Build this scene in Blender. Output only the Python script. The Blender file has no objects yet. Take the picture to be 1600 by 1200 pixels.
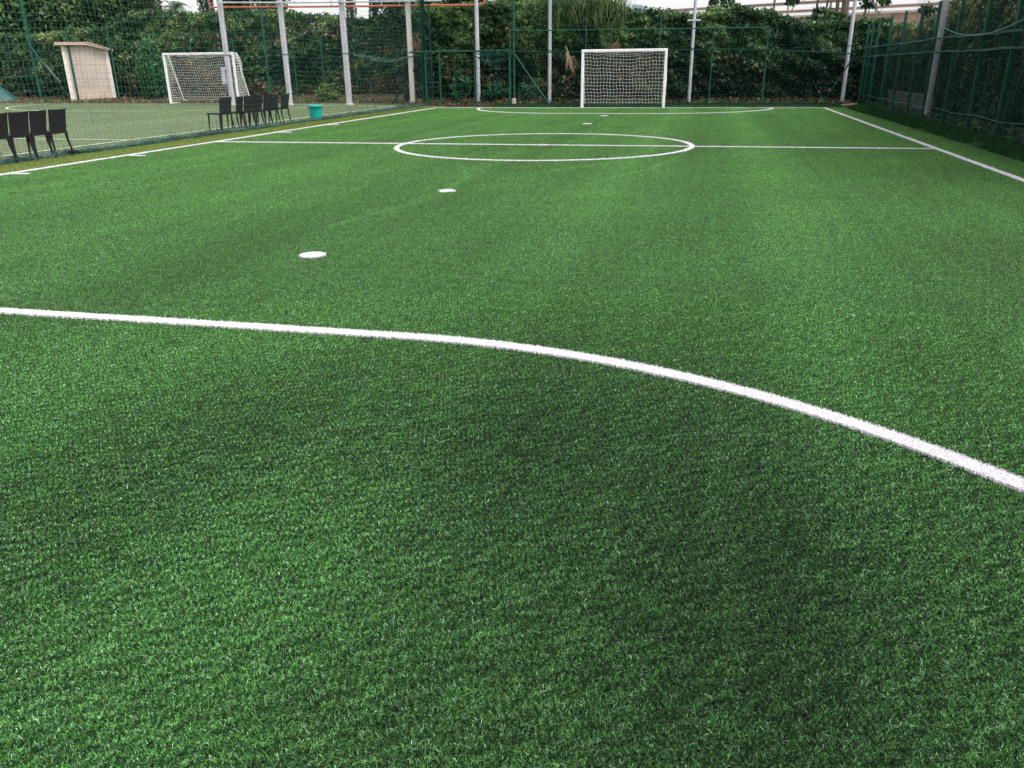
import bpy, math, numpy as np
from mathutils import Matrix, Vector
rng = np.random.default_rng(7)
PI = math.pi
scene = bpy.context.scene
col = scene.collection

# ------------------------------------------------------------------ camera numbers (x right, y along the pitch)
F, PITCH, ROLL, YAW, CH = 1253.2752, .3752, -.0109, .2286, 1.4687
def ray(px, py):
    c, s = math.cos(ROLL), math.sin(ROLL)
    a, b = px-800, py-600
    U = (c*a+s*b)/F; V = (-s*a+c*b)/F
    y = math.cos(PITCH)-V*math.sin(PITCH); z = -math.sin(PITCH)-V*math.cos(PITCH)
    return (U*math.cos(YAW)-y*math.sin(YAW), U*math.sin(YAW)+y*math.cos(YAW), z)
def atY(px, py, Y):
    r = ray(px, py); t = Y/r[1]
    return (r[0]*t, Y, r[2]*t+CH)

CX, CY, WL, WR, LF = -3.1756, 16.6836, 7.4406, 7.3723, 15.9563
S1, S2, DR = 5.4809, 9.3531, 4.0358
XL, XR, YF, YN = CX-WL, CX+WR, CY+LF, CY-LF-.52

# ------------------------------------------------------------------ materials
def mat(name, color=(.5,.5,.5), rough=.6, var=.0, vscale=8., attr=None, bump=0., bscale=60., metal=0., spec=.5, detail=4., emis=None):
    m = bpy.data.materials.new(name); m.use_nodes = True
    nt = m.node_tree; b = nt.nodes['Principled BSDF']
    b.inputs['Roughness'].default_value = rough; b.inputs['Metallic'].default_value = metal
    b.inputs['Specular IOR Level'].default_value = spec
    tc = nt.nodes.new('ShaderNodeTexCoord')
    def noise(sc, det=4.):
        n = nt.nodes.new('ShaderNodeTexNoise'); n.inputs['Scale'].default_value = sc; n.inputs['Detail'].default_value = det
        nt.links.new(tc.outputs['Object'], n.inputs['Vector']); return n
    src = None
    if attr:
        a = nt.nodes.new('ShaderNodeAttribute'); a.attribute_name = attr; src = a.outputs['Color']
    if var > 0:
        n = noise(vscale, detail)
        mr = nt.nodes.new('ShaderNodeMapRange'); mr.inputs['From Min'].default_value = .3; mr.inputs['From Max'].default_value = .7
        mr.inputs['To Min'].default_value = 1-var; mr.inputs['To Max'].default_value = 1+var
        nt.links.new(n.outputs['Fac'], mr.inputs['Value'])
        mx = nt.nodes.new('ShaderNodeVectorMath'); mx.operation = 'SCALE'
        if src: nt.links.new(src, mx.inputs[0])
        else: mx.inputs[0].default_value = color[:3]
        nt.links.new(mr.outputs['Result'], mx.inputs['Scale'])
        src = mx.outputs['Vector']
    if src: nt.links.new(src, b.inputs['Base Color'])
    else: b.inputs['Base Color'].default_value = (*color[:3], 1)
    if bump > 0:
        n = noise(bscale, 3.); bp = nt.nodes.new('ShaderNodeBump'); bp.inputs['Strength'].default_value = bump
        bp.inputs['Distance'].default_value = .02
        nt.links.new(n.outputs['Fac'], bp.inputs['Height']); nt.links.new(bp.outputs['Normal'], b.inputs['Normal'])
    return m

def ramp_mat(name, stops, scale, detail=6., rough=.8, second=None, bump=.3, bscale=80., stretch=(1,1,1), spec=.3):
    """noise driven colour ramp, optionally multiplied by a large slow noise"""
    m = bpy.data.materials.new(name); m.use_nodes = True
    nt = m.node_tree; b = nt.nodes['Principled BSDF']; b.inputs['Roughness'].default_value = rough
    b.inputs['Specular IOR Level'].default_value = spec
    tc = nt.nodes.new('ShaderNodeTexCoord'); mp = nt.nodes.new('ShaderNodeMapping'); mp.inputs['Scale'].default_value = stretch
    nt.links.new(tc.outputs['Object'], mp.inputs['Vector'])
    n = nt.nodes.new('ShaderNodeTexNoise'); n.inputs['Scale'].default_value = scale; n.inputs['Detail'].default_value = detail
    n.inputs['Roughness'].default_value = .65
    nt.links.new(mp.outputs['Vector'], n.inputs['Vector'])
    r = nt.nodes.new('ShaderNodeValToRGB'); el = r.color_ramp.elements
    while len(el) < len(stops): el.new(.5)
    for e, (p, c) in zip(el, stops): e.position = p; e.color = (*c, 1)
    nt.links.new(n.outputs['Fac'], r.inputs['Fac'])
    out = r.outputs['Color']
    if second:
        sc, lo, hi, st = second
        mp2 = nt.nodes.new('ShaderNodeMapping'); mp2.inputs['Scale'].default_value = st
        nt.links.new(tc.outputs['Object'], mp2.inputs['Vector'])
        n2 = nt.nodes.new('ShaderNodeTexNoise'); n2.inputs['Scale'].default_value = sc; n2.inputs['Detail'].default_value = 3.
        nt.links.new(mp2.outputs['Vector'], n2.inputs['Vector'])
        mr = nt.nodes.new('ShaderNodeMapRange'); mr.inputs['From Min'].default_value = .3; mr.inputs['From Max'].default_value = .7
        mr.inputs['To Min'].default_value = lo; mr.inputs['To Max'].default_value = hi
        nt.links.new(n2.outputs['Fac'], mr.inputs['Value'])
        mx = nt.nodes.new('ShaderNodeVectorMath'); mx.operation = 'SCALE'
        nt.links.new(out, mx.inputs[0]); nt.links.new(mr.outputs['Result'], mx.inputs['Scale']); out = mx.outputs['Vector']
    nt.links.new(out, b.inputs['Base Color'])
    if bump:
        n3 = nt.nodes.new('ShaderNodeTexNoise'); n3.inputs['Scale'].default_value = bscale
        nt.links.new(tc.outputs['Object'], n3.inputs['Vector'])
        bp = nt.nodes.new('ShaderNodeBump'); bp.inputs['Strength'].default_value = bump; bp.inputs['Distance'].default_value = .01
        nt.links.new(n3.outputs['Fac'], bp.inputs['Height']); nt.links.new(bp.outputs['Normal'], b.inputs['Normal'])
    return m

def leaf_mat(name, rough=.5, trans=.25, spec=.3):
    m = bpy.data.materials.new(name); m.use_nodes = True
    nt = m.node_tree; b = nt.nodes['Principled BSDF']; b.inputs['Roughness'].default_value = rough
    b.inputs['Specular IOR Level'].default_value = spec
    a = nt.nodes.new('ShaderNodeAttribute'); a.attribute_name = 'col'
    nt.links.new(a.outputs['Color'], b.inputs['Base Color'])
    if trans:
        t = nt.nodes.new('ShaderNodeBsdfTranslucent'); mx = nt.nodes.new('ShaderNodeMixShader'); mx.inputs[0].default_value = trans
        nt.links.new(a.outputs['Color'], t.inputs['Color'])
        nt.links.new(b.outputs[0], mx.inputs[1]); nt.links.new(t.outputs[0], mx.inputs[2])
        nt.links.new(mx.outputs[0], nt.nodes['Material Output'].inputs['Surface'])
    return m

M = dict(
    leaf=leaf_mat('leaf'), fibre=leaf_mat('turf_fibre', .6, .12, .12),
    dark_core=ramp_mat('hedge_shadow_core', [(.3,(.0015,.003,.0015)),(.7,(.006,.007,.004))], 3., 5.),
    bark=ramp_mat('bark', [(.3,(.07,.055,.042)),(.7,(.2,.17,.135))], 6., 6., stretch=(4,4,.6), bump=.6),
    pole=ramp_mat('weathered_pole_paint', [(.25,(.28,.28,.31)),(.55,(.42,.415,.46)),(.8,(.50,.49,.53))], 2.5, 6., .6, stretch=(2,2,.7), bump=.2),
    poletan=ramp_mat('weathered_pole_paint_beige', [(.25,(.38,.35,.31)),(.6,(.55,.52,.47))], 2.5, 6., .6, stretch=(2,2,.7), bump=.2),
    green=mat('green_enamel', (.010,.070,.045), .6, .3, 5., spec=.2),
    greend=mat('dark_green_enamel', (.006,.034,.025), .65, .3, 5., spec=.12),
    wire=mat('green_wire', (.016,.085,.06), .7, spec=.1),
    netg=mat('green_net_cord', (.010,.055,.044), .8, spec=.08),
    netdark=mat('old_dark_net_cord', (.055,.125,.112), .8, spec=.1),
    netpale=mat('sun_bleached_net_cord', (.10,.19,.17), .8, spec=.1),
    shade=mat('shade_netting', (.010,.046,.038), .85, .4, 3., spec=.05),
    white=mat('white_goal_paint', (.78,.75,.78), .4, .05, 4.),
    whitenet=mat('white_net_cord', (.82,.80,.76), .7),
    chair=mat('black_rattan_plastic', (.007,.006,.009), .55, .3, 40., bump=.6, bscale=160., spec=.3),
    orange=mat('orange_painted_pipe', (.46,.12,.065), .5, .25, 3.),
    galv=mat('galvanised_pipe', (.45,.45,.5), .4, .15, 5., metal=.2),
    bucket=mat('teal_plastic', (.0,.30,.27), .4, .1, 6.),
    render_wall=ramp_mat('shed_render', [(.3,(.40,.33,.29)),(.6,(.47,.395,.35))], 1.4, 6., .9, second=(1.2,.88,1.06,(2.5,2.5,.35)), bump=.2),
    plinth=ramp_mat('shed_plinth_render', [(.3,(.46,.36,.28)),(.7,(.58,.46,.38))], 2., 6., .9),
    trim=mat('shed_pale_trim', (.60,.56,.50), .8, .1, 3.),
    roofm=ramp_mat('shed_roof_edge', [(.3,(.34,.22,.18)),(.7,(.52,.40,.34))], 3., 6., .9, stretch=(1,1,6)),
    conc=ramp_mat('concrete', [(.3,(.30,.29,.27)),(.7,(.45,.43,.40))], 5., 6., .9),
    pinkwall=ramp_mat('pinkish_retaining_wall', [(.3,(.50,.31,.24)),(.7,(.66,.45,.36))], 2., 6., .9, second=(.6,.85,1.1,(1,1,4))),
    rail=mat('dusty_steel_rail', (.42,.31,.26), .6, .15, 2.),
    coping=mat('pale_coping', (.75,.68,.62), .8, .1, 2.),
    carpaint=mat('silver_car_paint', (.55,.56,.58), .3, metal=.3),
    glass=mat('car_window_glass', (.16,.22,.27), .1),
    tyre=mat('tyre_rubber', (.02,.02,.02), .8),
    rim=mat('wheel_rim', (.4,.4,.42), .35, metal=.7),
    tarp=mat('green_tarpaulin', (.012,.07,.062), .6, .3, 3., bump=.5, bscale=4.),
    wood=mat('grey_wood', (.42,.34,.27), .8, .2, 8.),
    block=ramp_mat('pale_block_wall', [(.3,(.05,.05,.047)),(.7,(.16,.155,.145))], 4., 5., .9),
    asphalt=ramp_mat('asphalt', [(.3,(.04,.04,.042)),(.7,(.07,.068,.066))], 40., 4., .9),
    soil=ramp_mat('leafy_soil', [(.25,(.02,.02,.012)),(.5,(.06,.048,.03)),(.75,(.035,.05,.018))], 5., 8., .95, bump=.6, bscale=30.),
    turf_base=ramp_mat('turf_backing', [(.3,(.004,.014,.005)),(.7,(.012,.035,.012))], 60., 5., .9, bump=.5, bscale=150.),
    oldturf=ramp_mat('old_dull_turf', [(.25,(.095,.130,.062)),(.5,(.125,.165,.082)),(.75,(.155,.200,.104))], 22., 8., .9, second=(.5,.86,1.12,(1,.35,1)), bump=.5, bscale=120.),
    strip=ramp_mat('yellow_green_strip', [(.25,(.08,.125,.025)),(.5,(.13,.175,.04)),(.75,(.17,.205,.06))], 30., 8., .9, second=(.8,.85,1.15,(1,.4,1)), bump=.5, bscale=120.),
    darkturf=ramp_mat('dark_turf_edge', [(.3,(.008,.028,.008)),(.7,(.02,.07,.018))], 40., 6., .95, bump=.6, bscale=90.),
    oldline=mat('worn_white_line', (.52,.55,.45), .9, .25, 20.),
    stripline=mat('white_line_backing', (.70,.68,.71), .9, .08, 40.),
)

# ------------------------------------------------------------------ object helpers
def tag(o, label=None, cat=None, group=None, kind=None):
    if label: o['label'] = label
    if cat: o['category'] = cat
    if group: o['group'] = group
    if kind: o['kind'] = kind
    return o
def thing(name, label, cat, loc=(0,0,0), group=None, rz=0.):
    o = bpy.data.objects.new(name, None); col.objects.link(o); o.empty_display_size = .2
    o.location = loc; o.rotation_euler = (0,0,rz)
    return tag(o, label, cat, group)
def root_loc(p):
    v = Vector((0,0,0))
    while p is not None: v += Vector(p.location); p = p.parent
    return v
def copy_tree(o, parent=None):
    c = o.copy(); col.objects.link(c); c.parent = parent
    for ch in o.children: copy_tree(ch, c)
    return c

class MB:
    """collects world-space (or local, when built with local=True) shapes into one mesh"""
    def __init__(s): s.v = []; s.f = []
    def add(s, vs, fs):
        n = len(s.v); s.v += [tuple(map(float, v)) for v in vs]; s.f += [tuple(n+i for i in f) for f in fs]; return s
    def box(s, a, b):
        x0,y0,z0 = a; x1,y1,z1 = b
        return s.add([(x0,y0,z0),(x1,y0,z0),(x1,y1,z0),(x0,y1,z0),(x0,y0,z1),(x1,y0,z1),(x1,y1,z1),(x0,y1,z1)],
                     [(0,3,2,1),(4,5,6,7),(0,1,5,4),(1,2,6,5),(2,3,7,6),(3,0,4,7)])
    def bevbox(s, a, b, c=.01):
        """box with chamfered vertical edges and slightly inset top and bottom"""
        x0,y0,z0 = a; x1,y1,z1 = b
        def ring(z, i):
            X0,X1,Y0,Y1 = x0+i,x1-i,y0+i,y1-i
            return [(X0+c,Y0,z),(X1-c,Y0,z),(X1,Y0+c,z),(X1,Y1-c,z),(X1-c,Y1,z),(X0+c,Y1,z),(X0,Y1-c,z),(X0,Y0+c,z)]
        vs = ring(z0, c*.7)+ring(z0+c, 0)+ring(z1-c, 0)+ring(z1, c*.7)
        fs = [tuple(reversed(range(8))), tuple(range(24,32))]
        for k in range(3):
            for i in range(8): fs.append((k*8+i, k*8+(i+1)%8, k*8+8+(i+1)%8, k*8+8+i))
        return s.add(vs, fs)
    def tube(s, pts, r, n=8, cap=True):
        P = np.array(pts, float); k = len(P)
        if not cap and np.isscalar(r):
            T = np.gradient(P, axis=0); ref = np.array([0,0,1.]) if abs(T[0][2]) < .6*np.linalg.norm(T[0]) else np.array([.9,.43,0])
            a = np.cross(T, ref); a /= np.linalg.norm(a, axis=1)[:,None]+1e-12; b = np.cross(T, a); b /= np.linalg.norm(b, axis=1)[:,None]+1e-12
            th = 2*PI*(np.arange(n)+.5)/n
            V = P[:,None,:]+r*(np.cos(th)[None,:,None]*a[:,None,:]+np.sin(th)[None,:,None]*b[:,None,:])
            o = len(s.v); s.v += V.reshape(-1,3).tolist()
            s.f += [(o+i*n+j, o+i*n+(j+1)%n, o+(i+1)*n+(j+1)%n, o+(i+1)*n+j) for i in range(k-1) for j in range(n)]
            return s
        rs = np.full(k, r) if np.isscalar(r) else np.array(r, float)
        T = np.gradient(P, axis=0); T /= np.linalg.norm(T, axis=1)[:,None]+1e-12
        up = np.array([0,0,1.]) if abs(T[0][2]) < .9 else np.array([1.,0,0])
        vs = []
        a0 = np.cross(T[0], up); a0 /= np.linalg.norm(a0)
        for i in range(k):
            a = a0 - T[i]*(a0@T[i]); a /= np.linalg.norm(a)+1e-12; b = np.cross(T[i], a); a0 = a
            for j in range(n):
                t = 2*PI*(j+.5)/n
                vs.append(P[i]+rs[i]*(math.cos(t)*a+math.sin(t)*b))
        fs = [(i*n+j, i*n+(j+1)%n, (i+1)*n+(j+1)%n, (i+1)*n+j) for i in range(k-1) for j in range(n)]
        if cap: fs += [tuple(reversed(range(n))), tuple(range((k-1)*n, k*n))]
        return s.add(vs, fs)
    def cyl(s, base, h, r0, r1=None, n=16): return s.tube([base, (base[0], base[1], base[2]+h)], [r0, r0 if r1 is None else r1], n)
    def lathe(s, c, prof, n=24):
        vs = [(c[0]+r*math.cos(2*PI*j/n), c[1]+r*math.sin(2*PI*j/n), c[2]+z) for r, z in prof for j in range(n)]
        fs = [(i*n+j, i*n+(j+1)%n, (i+1)*n+(j+1)%n, (i+1)*n+j) for i in range(len(prof)-1) for j in range(n)]
        return s.add(vs, fs)
    def prism(s, poly, axis, a, b):
        """extrude a 2D polygon along axis (0 x, 1 y) from a to b; polygon holds the two other coordinates"""
        def put(p, t): return (t,p[0],p[1]) if axis == 0 else ((p[0],t,p[1]) if axis == 1 else (p[0],p[1],t))
        n = len(poly)
        vs = [put(p,a) for p in poly]+[put(p,b) for p in poly]
        fs = [tuple(range(n)), tuple(reversed(range(n,2*n)))]+[(i,i+n,(i+1)%n+n,(i+1)%n) for i in range(n)]
        return s.add(vs, fs)
    def net(s, fn, us, vs_, r, n=3, fine=1):
        """cords along both directions of the surface fn(u, v)"""
        uf = np.interp(np.linspace(0, len(us)-1, (len(us)-1)*fine+1), range(len(us)), us)
        vf = np.interp(np.linspace(0, len(vs_)-1, (len(vs_)-1)*fine+1), range(len(vs_)), vs_)
        for v in vs_: s.tube([fn(u, v) for u in uf], r, n, False)
        for u in us: s.tube([fn(u, v) for v in vf], r, n, False)
        return s
    def build(s, name, m, parent=None, local=False, smooth=False, kind=None):
        me = bpy.data.meshes.new(name)
        V = np.array(s.v)
        if parent is not None and not local: V = V-np.array(root_loc(parent))
        me.from_pydata(V.tolist(), [], s.f); me.update()
        me.materials.append(M[m] if isinstance(m, str) else m)
        if smooth: me.polygons.foreach_set('use_smooth', [True]*len(me.polygons))
        o = bpy.data.objects.new(name, me); col.objects.link(o); o.parent = parent
        if kind: o['kind'] = kind
        return o

def tri_mesh(name, V, Fa, C, m, parent=None, nside=3):
    """fast mesh from numpy arrays; C = colour per vertex"""
    me = bpy.data.meshes.new(name)
    V = np.asarray(V, np.float32)
    if parent is not None: V = V-np.array(root_loc(parent), np.float32)
    me.vertices.add(len(V)); me.vertices.foreach_set('co', V.ravel())
    Fa = np.asarray(Fa, np.int32); nf = len(Fa)
    me.loops.add(nf*nside); me.loops.foreach_set('vertex_index', Fa.ravel())
    me.polygons.add(nf); me.polygons.foreach_set('loop_start', np.arange(0, nf*nside, nside, dtype=np.int32))
    at = me.attributes.new('col', 'FLOAT_COLOR', 'POINT')
    C4 = np.ones((len(V), 4), np.float32); C4[:, :3] = C; at.data.foreach_set('color', C4.ravel())
    me.materials.append(M[m]); me.update(calc_edges=True)
    o = bpy.data.objects.new(name, me); col.objects.link(o); o.parent = parent
    return o

def snoise(x, y, z=0., seed=0, oct=3):
    """cheap smooth pseudo noise in about -1..1"""
    r = np.random.default_rng(seed); out = 0.; amp = 1.; f = 1.; tot = 0.
    for k in range(oct):
        for _ in range(3):
            a = r.normal(size=3); a /= np.linalg.norm(a); ph = r.uniform(0, 6.28)
            out = out+amp*np.sin(f*(a[0]*x+a[1]*y+a[2]*z)*2.2+ph+1.3*np.sin(f*(a[1]*x-a[0]*y+a[2]*z)+ph))/1.8
            tot += amp/1.8
        f *= 2.03; amp *= .55
    return out/tot*1.6

def unit(v): return v/(np.linalg.norm(v, axis=1)[:,None]+1e-9)
def leaf_arrays(P, size, colr, aspect=.55, bias=(0,-.5,.6), spread=1., droop=0.):
    """one folded four-point leaf per centre"""
    n = len(P); size = np.broadcast_to(size, n)[:,None]
    N = unit(rng.normal(size=(n,3))*spread+np.array(bias))
    D = rng.normal(size=(n,3)); D[:,2] -= droop; D = unit(D-N*(D*N).sum(1)[:,None])
    S = np.cross(N, D)
    a = P-D*size*.5; c = P+D*size*.5
    b = P+S*size*aspect*.5+N*size*.12; d = P-S*size*aspect*.5+N*size*.12
    V = np.stack([a,b,c,d],1).reshape(-1,3)
    Fq = np.arange(4*n).reshape(n,4)
    return V, Fq, np.repeat(colr, 4, axis=0)
def palette(n, cols, w, jit=.25, clump=None):
    cols = np.array(cols); w = np.array(w, float)/sum(w)
    if clump is None: k = rng.choice(len(cols), n, p=w)
    else:
        q = np.clip(clump*.5+.5+rng.normal(size=n)*.13, 0, .999); k = np.searchsorted(np.cumsum(w), q); k = np.clip(k, 0, len(cols)-1)
    return cols[k]*np.exp(rng.normal(size=(n,1))*jit)*(1+rng.normal(size=(n,3))*.06)

# ------------------------------------------------------------------ markings
def arc(cx, cy, r, a0, a1, n=60): return [(cx+r*math.cos(a), cy+r*math.sin(a)) for a in np.linspace(a0, a1, n)]
def Dline(yl, s):
    return [(cx_, yl+s*y_) for cx_, y_ in
            [(CX-1.5-DR*math.cos(a), DR*math.sin(a)) for a in np.linspace(0, PI/2, 40)]+
            [(CX+1.5+DR*math.sin(a), DR*math.cos(a)) for a in np.linspace(0, PI/2, 40)]]
HW = .05
marks = [  # name, label, polyline, halfwidth
    ('touch_line', 'long straight white side line along the right fence', [(XR,-.3),(XR,YF+HW)], HW),
    ('touch_line', 'long straight white side line beside the yellow green strip', [(XL,-.3),(XL,YF+HW)], HW),
    ('goal_line', 'straight white end line under the far goal', [(XL+HW,YF),(XR-HW,YF)], HW),
    ('halfway_line', 'straight white line across the middle of the pitch', [(XL+HW,CY),(XR-HW,CY)], HW),
    ('centre_circle', 'white ring around the centre spot', arc(CX,CY,3.0128-HW,0,2*PI,120), HW),
    ('goal_area_line', 'broad white curve sweeping across the foreground turf', Dline(YN,1), HW),
    ('goal_area_line', 'thin white curve in front of the far goal', Dline(YF-HW,-1), HW),
    ('pitch_spot', 'small white round spot in the centre circle', [(CX,CY),(CX+.001,CY)], .12),
    ('pitch_spot', 'nearest and largest white round spot', [(CX,CY-LF+S1),(CX+.001,CY-LF+S1)], .115),
    ('pitch_spot', 'white round spot between the nearest spot and centre circle', [(CX,CY-LF+S2),(CX+.001,CY-LF+S2)], .115),
    ('pitch_spot', 'small white spot closest to the far goal', [(CX,YF-S1),(CX+.001,YF-S1)], .13),
    ('pitch_spot', 'white spot between the far goal spot and centre circle', [(CX,YF-S2),(CX+.001,YF-S2)], .13),
]
for i, (yy, ln, lab) in enumerate([(10.87,.30,'short white tick off the side line, nearest of all four'), (13.68,.34,'short white tick off the side line just before the halfway line'),
                  (19.52,.34,'short white tick off the side line just past the halfway line'), (22.38,.34,'short white tick off the side line, farthest')]):
    marks.append(('substitution_mark', lab, [(XL+HW,yy),(XL+HW+ln,yy)], HW))
def seg_dist(x, y, poly):
    P = np.array(poly, float); best = np.full(len(x), 1e9)
    lo, hi = P.min(0)-.4, P.max(0)+.4
    idx = np.where((x > lo[0]) & (x < hi[0]) & (y > lo[1]) & (y < hi[1]))[0]; X_, Y_ = x[idx], y[idx]
    if not len(idx): return best
    for a, b in zip(P[:-1], P[1:]):
        d = b-a; L = d@d
        lo = np.minimum(a, b)-.4; hi = np.maximum(a, b)+.4
        k = np.where((X_ > lo[0]) & (X_ < hi[0]) & (Y_ > lo[1]) & (Y_ < hi[1]))[0]
        if not len(k): continue
        k = idx[k]
        t = np.clip(((x[k]-a[0])*d[0]+(y[k]-a[1])*d[1])/L, 0, 1)
        best[k] = np.minimum(best[k], np.hypot(x[k]-a[0]-t*d[0], y[k]-a[1]-t*d[1]))
    return best

# ------------------------------------------------------------------ turf
def sample_cone(nfun, r0, r1, k=40):
    """points on the ground around the camera with density nfun(r) per square metre"""
    out = []
    edges = np.geomspace(r0, r1, k+1)
    for a, b in zip(edges[:-1], edges[1:]):
        r = (a+b)/2; extra = math.asin(min(.95, 1.0/r)) if r > 1.05 else .9
        half = math.radians(34 if r > 4 else 42)+min(extra, .5)
        az0 = PI/2+YAW-half; az1 = PI/2+YAW+half
        n = int(nfun(r)*half*(b*b-a*a))
        rr = np.sqrt(rng.uniform(a*a, b*b, n)); t = rng.uniform(az0, az1, n)
        out.append(np.stack([rr*np.cos(t), rr*np.sin(t)], 1))
    return np.concatenate(out)

LOD = 1.7
def nden(r): return 160000*(min(1., LOD/r))**1.53
def blades(P, colr, h=.024, w0=.0021, lean=(0,0), seg2=True, name='b', kind=None, label=None, cat=None, z0=0., wexp=.8, leanamp=.45):
    n = len(P); r = np.hypot(P[:,0], P[:,1])
    w = w0*np.maximum(1., r/LOD)**wexp*rng.uniform(.7,1.3,n)
    H = h*rng.uniform(.65,1.15,n)*np.minimum(1.5, np.maximum(1., (r/8)**.3))
    az = rng.uniform(0, 2*PI, n)
    L = leanamp*np.abs(rng.normal(size=n))*H+H*.12
    dx = np.cos(az)*L+lean[0]*H; dy = np.sin(az)*L+lean[1]*H
    yaw = rng.uniform(0, PI, n); sx = np.cos(yaw)*w/2; sy = np.sin(yaw)*w/2
    B = np.stack([P[:,0], P[:,1], np.full(n, z0)], 1)
    S = np.stack([sx, sy, np.zeros(n)], 1)
    mid = B+np.stack([dx*.35, dy*.35, H*.6], 1)
    tip = B+np.stack([dx, dy, H*np.clip(1-(L/H)*.3, .45, 1)], 1)
    near = r < 5.5
    Vs = []; Fs = []; Cs = []; off = 0
    if near.any():
        k = np.where(near)[0]; m_ = len(k)
        V = np.stack([B[k]-S[k], B[k]+S[k], mid[k]+S[k]*.85, mid[k]-S[k]*.85, tip[k]], 1).reshape(-1,3)
        i = np.arange(m_)[:,None]*5
        Fs.append(np.concatenate([i+np.array([[0,1,2]]), i+np.array([[0,2,3]]), i+np.array([[3,2,4]])])); Vs.append(V)
        Cs.append(np.repeat(colr[k], 5, axis=0)); off = len(V)
    k = np.where(~near)[0]; m_ = len(k)
    V = np.stack([B[k]-S[k], B[k]+S[k], tip[k]], 1).reshape(-1,3)
    Fs.append(np.arange(3*m_).reshape(m_,3)+off); Vs.append(V); Cs.append(np.repeat(colr[k], 3, axis=0))
    o = tri_mesh(name, np.concatenate(Vs), np.concatenate(Fs), np.concatenate(Cs), 'fibre')
    tag(o, label, cat, kind=kind); return o

def flat(name, poly, z, m, kind='structure', label=None):
    mb = MB(); mb.add([(x,y,z) for x,y in poly], [tuple(range(len(poly)))])
    o = mb.build(name, m); o['kind'] = kind
    if label: o['label'] = label
    return o

# ground sheet reaching far, then the two pitches on top of it
flat('ground', [(-400,-60),(400,-60),(400,600),(-400,600)], -.03, 'soil')
flat('artificial_turf_pitch', [(XL-.05,-1.5),(5.25,-1.5),(5.25,YF+.55),(XL-.05,YF+.55)], 0., 'turf_base', label='bright green artificial turf pitch with white markings')
flat('side_strip', [(-11.95,-1.5),(XL-.05,-1.5),(XL-.05,YF+1.9),(-11.95,YF+1.9)], -.004, 'strip', label='yellow green strip between the two pitches')
flat('old_turf_pitch', [(-46,-1.5),(-11.95,-1.5),(-11.95,37.6),(-46,38.6)], -.008, 'oldturf', label='dull sage green neighbouring pitch')

P = sample_cone(nden, .75, 36.)
P = P[(P[:,0] > XL) & (P[:,0] < 5.2) & (P[:,1] < YF+.5) & (P[:,1] > .2)]
x, y = P[:,0].astype(np.float32), P[:,1].astype(np.float32)
keep = np.ones(len(P), bool)
ej = rng.normal(size=len(P))*.005+.006*snoise(x*14, y*14, seed=3, oct=1)
for nm, lab, poly, hw in marks:
    keep &= seg_dist(x, y, poly) > hw+ej*1.0+.002
P = P[keep]; x, y = P[:,0].astype(np.float32), P[:,1].astype(np.float32)
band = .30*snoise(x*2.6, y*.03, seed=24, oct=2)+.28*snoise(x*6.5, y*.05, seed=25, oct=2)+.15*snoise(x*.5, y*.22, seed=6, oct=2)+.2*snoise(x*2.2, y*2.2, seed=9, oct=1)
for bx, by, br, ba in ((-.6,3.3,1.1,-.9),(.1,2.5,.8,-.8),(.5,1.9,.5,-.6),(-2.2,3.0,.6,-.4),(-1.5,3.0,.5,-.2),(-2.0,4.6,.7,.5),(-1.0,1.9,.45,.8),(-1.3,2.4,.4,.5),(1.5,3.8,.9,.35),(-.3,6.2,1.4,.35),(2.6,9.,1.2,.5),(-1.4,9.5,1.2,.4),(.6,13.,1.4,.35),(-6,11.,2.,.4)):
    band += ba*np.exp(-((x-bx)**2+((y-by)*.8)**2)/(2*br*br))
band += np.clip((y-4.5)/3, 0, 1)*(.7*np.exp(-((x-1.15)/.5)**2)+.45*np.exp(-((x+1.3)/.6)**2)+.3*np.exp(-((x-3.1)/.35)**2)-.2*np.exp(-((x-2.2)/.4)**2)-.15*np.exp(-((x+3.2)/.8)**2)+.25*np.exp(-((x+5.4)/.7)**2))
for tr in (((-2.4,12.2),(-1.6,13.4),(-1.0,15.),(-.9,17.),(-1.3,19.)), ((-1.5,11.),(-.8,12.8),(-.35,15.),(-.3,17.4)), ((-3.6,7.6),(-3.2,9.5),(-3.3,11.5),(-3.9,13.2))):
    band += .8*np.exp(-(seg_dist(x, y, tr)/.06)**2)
fine = snoise(x*14, y*14, seed=12, oct=2)
grain = snoise(x*230, y*230, seed=13, oct=1)+.5*snoise(x*95, y*95, seed=14, oct=1)  # clump-scale shading contrast put into the fibre colours
base = np.array([.086,.252,.050]); lite = np.array([.27,.46,.27]); dk = np.array([.002,.026,.010]); yel = np.array([.14,.25,.045])
n = len(P); u = rng.uniform(0,1,n)
t = np.clip(.46+.34*rng.normal(size=n)+.28*grain+.10*band+.08*fine, 0, 1)[:,None]
C = dk*(1-t)+(base*1.35)*t
hi_ = u > .86-.05*grain
C[hi_] = lite*rng.uniform(.35,1.5,(hi_.sum(),1))
C[u < .03] = yel
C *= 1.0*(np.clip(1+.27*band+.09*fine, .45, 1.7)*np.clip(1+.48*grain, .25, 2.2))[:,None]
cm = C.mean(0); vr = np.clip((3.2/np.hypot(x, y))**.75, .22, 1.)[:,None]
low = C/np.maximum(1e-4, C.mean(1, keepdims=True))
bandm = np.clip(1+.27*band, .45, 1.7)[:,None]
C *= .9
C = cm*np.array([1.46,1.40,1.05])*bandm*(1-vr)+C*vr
TURF = blades(P, C.clip(.002,.8), name='turf_fibres', kind='stuff', label='short bright green artificial grass fibres', cat='grass', lean=(.04,-.08), h=.0100, w0=.00145, leanamp=.8)

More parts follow.
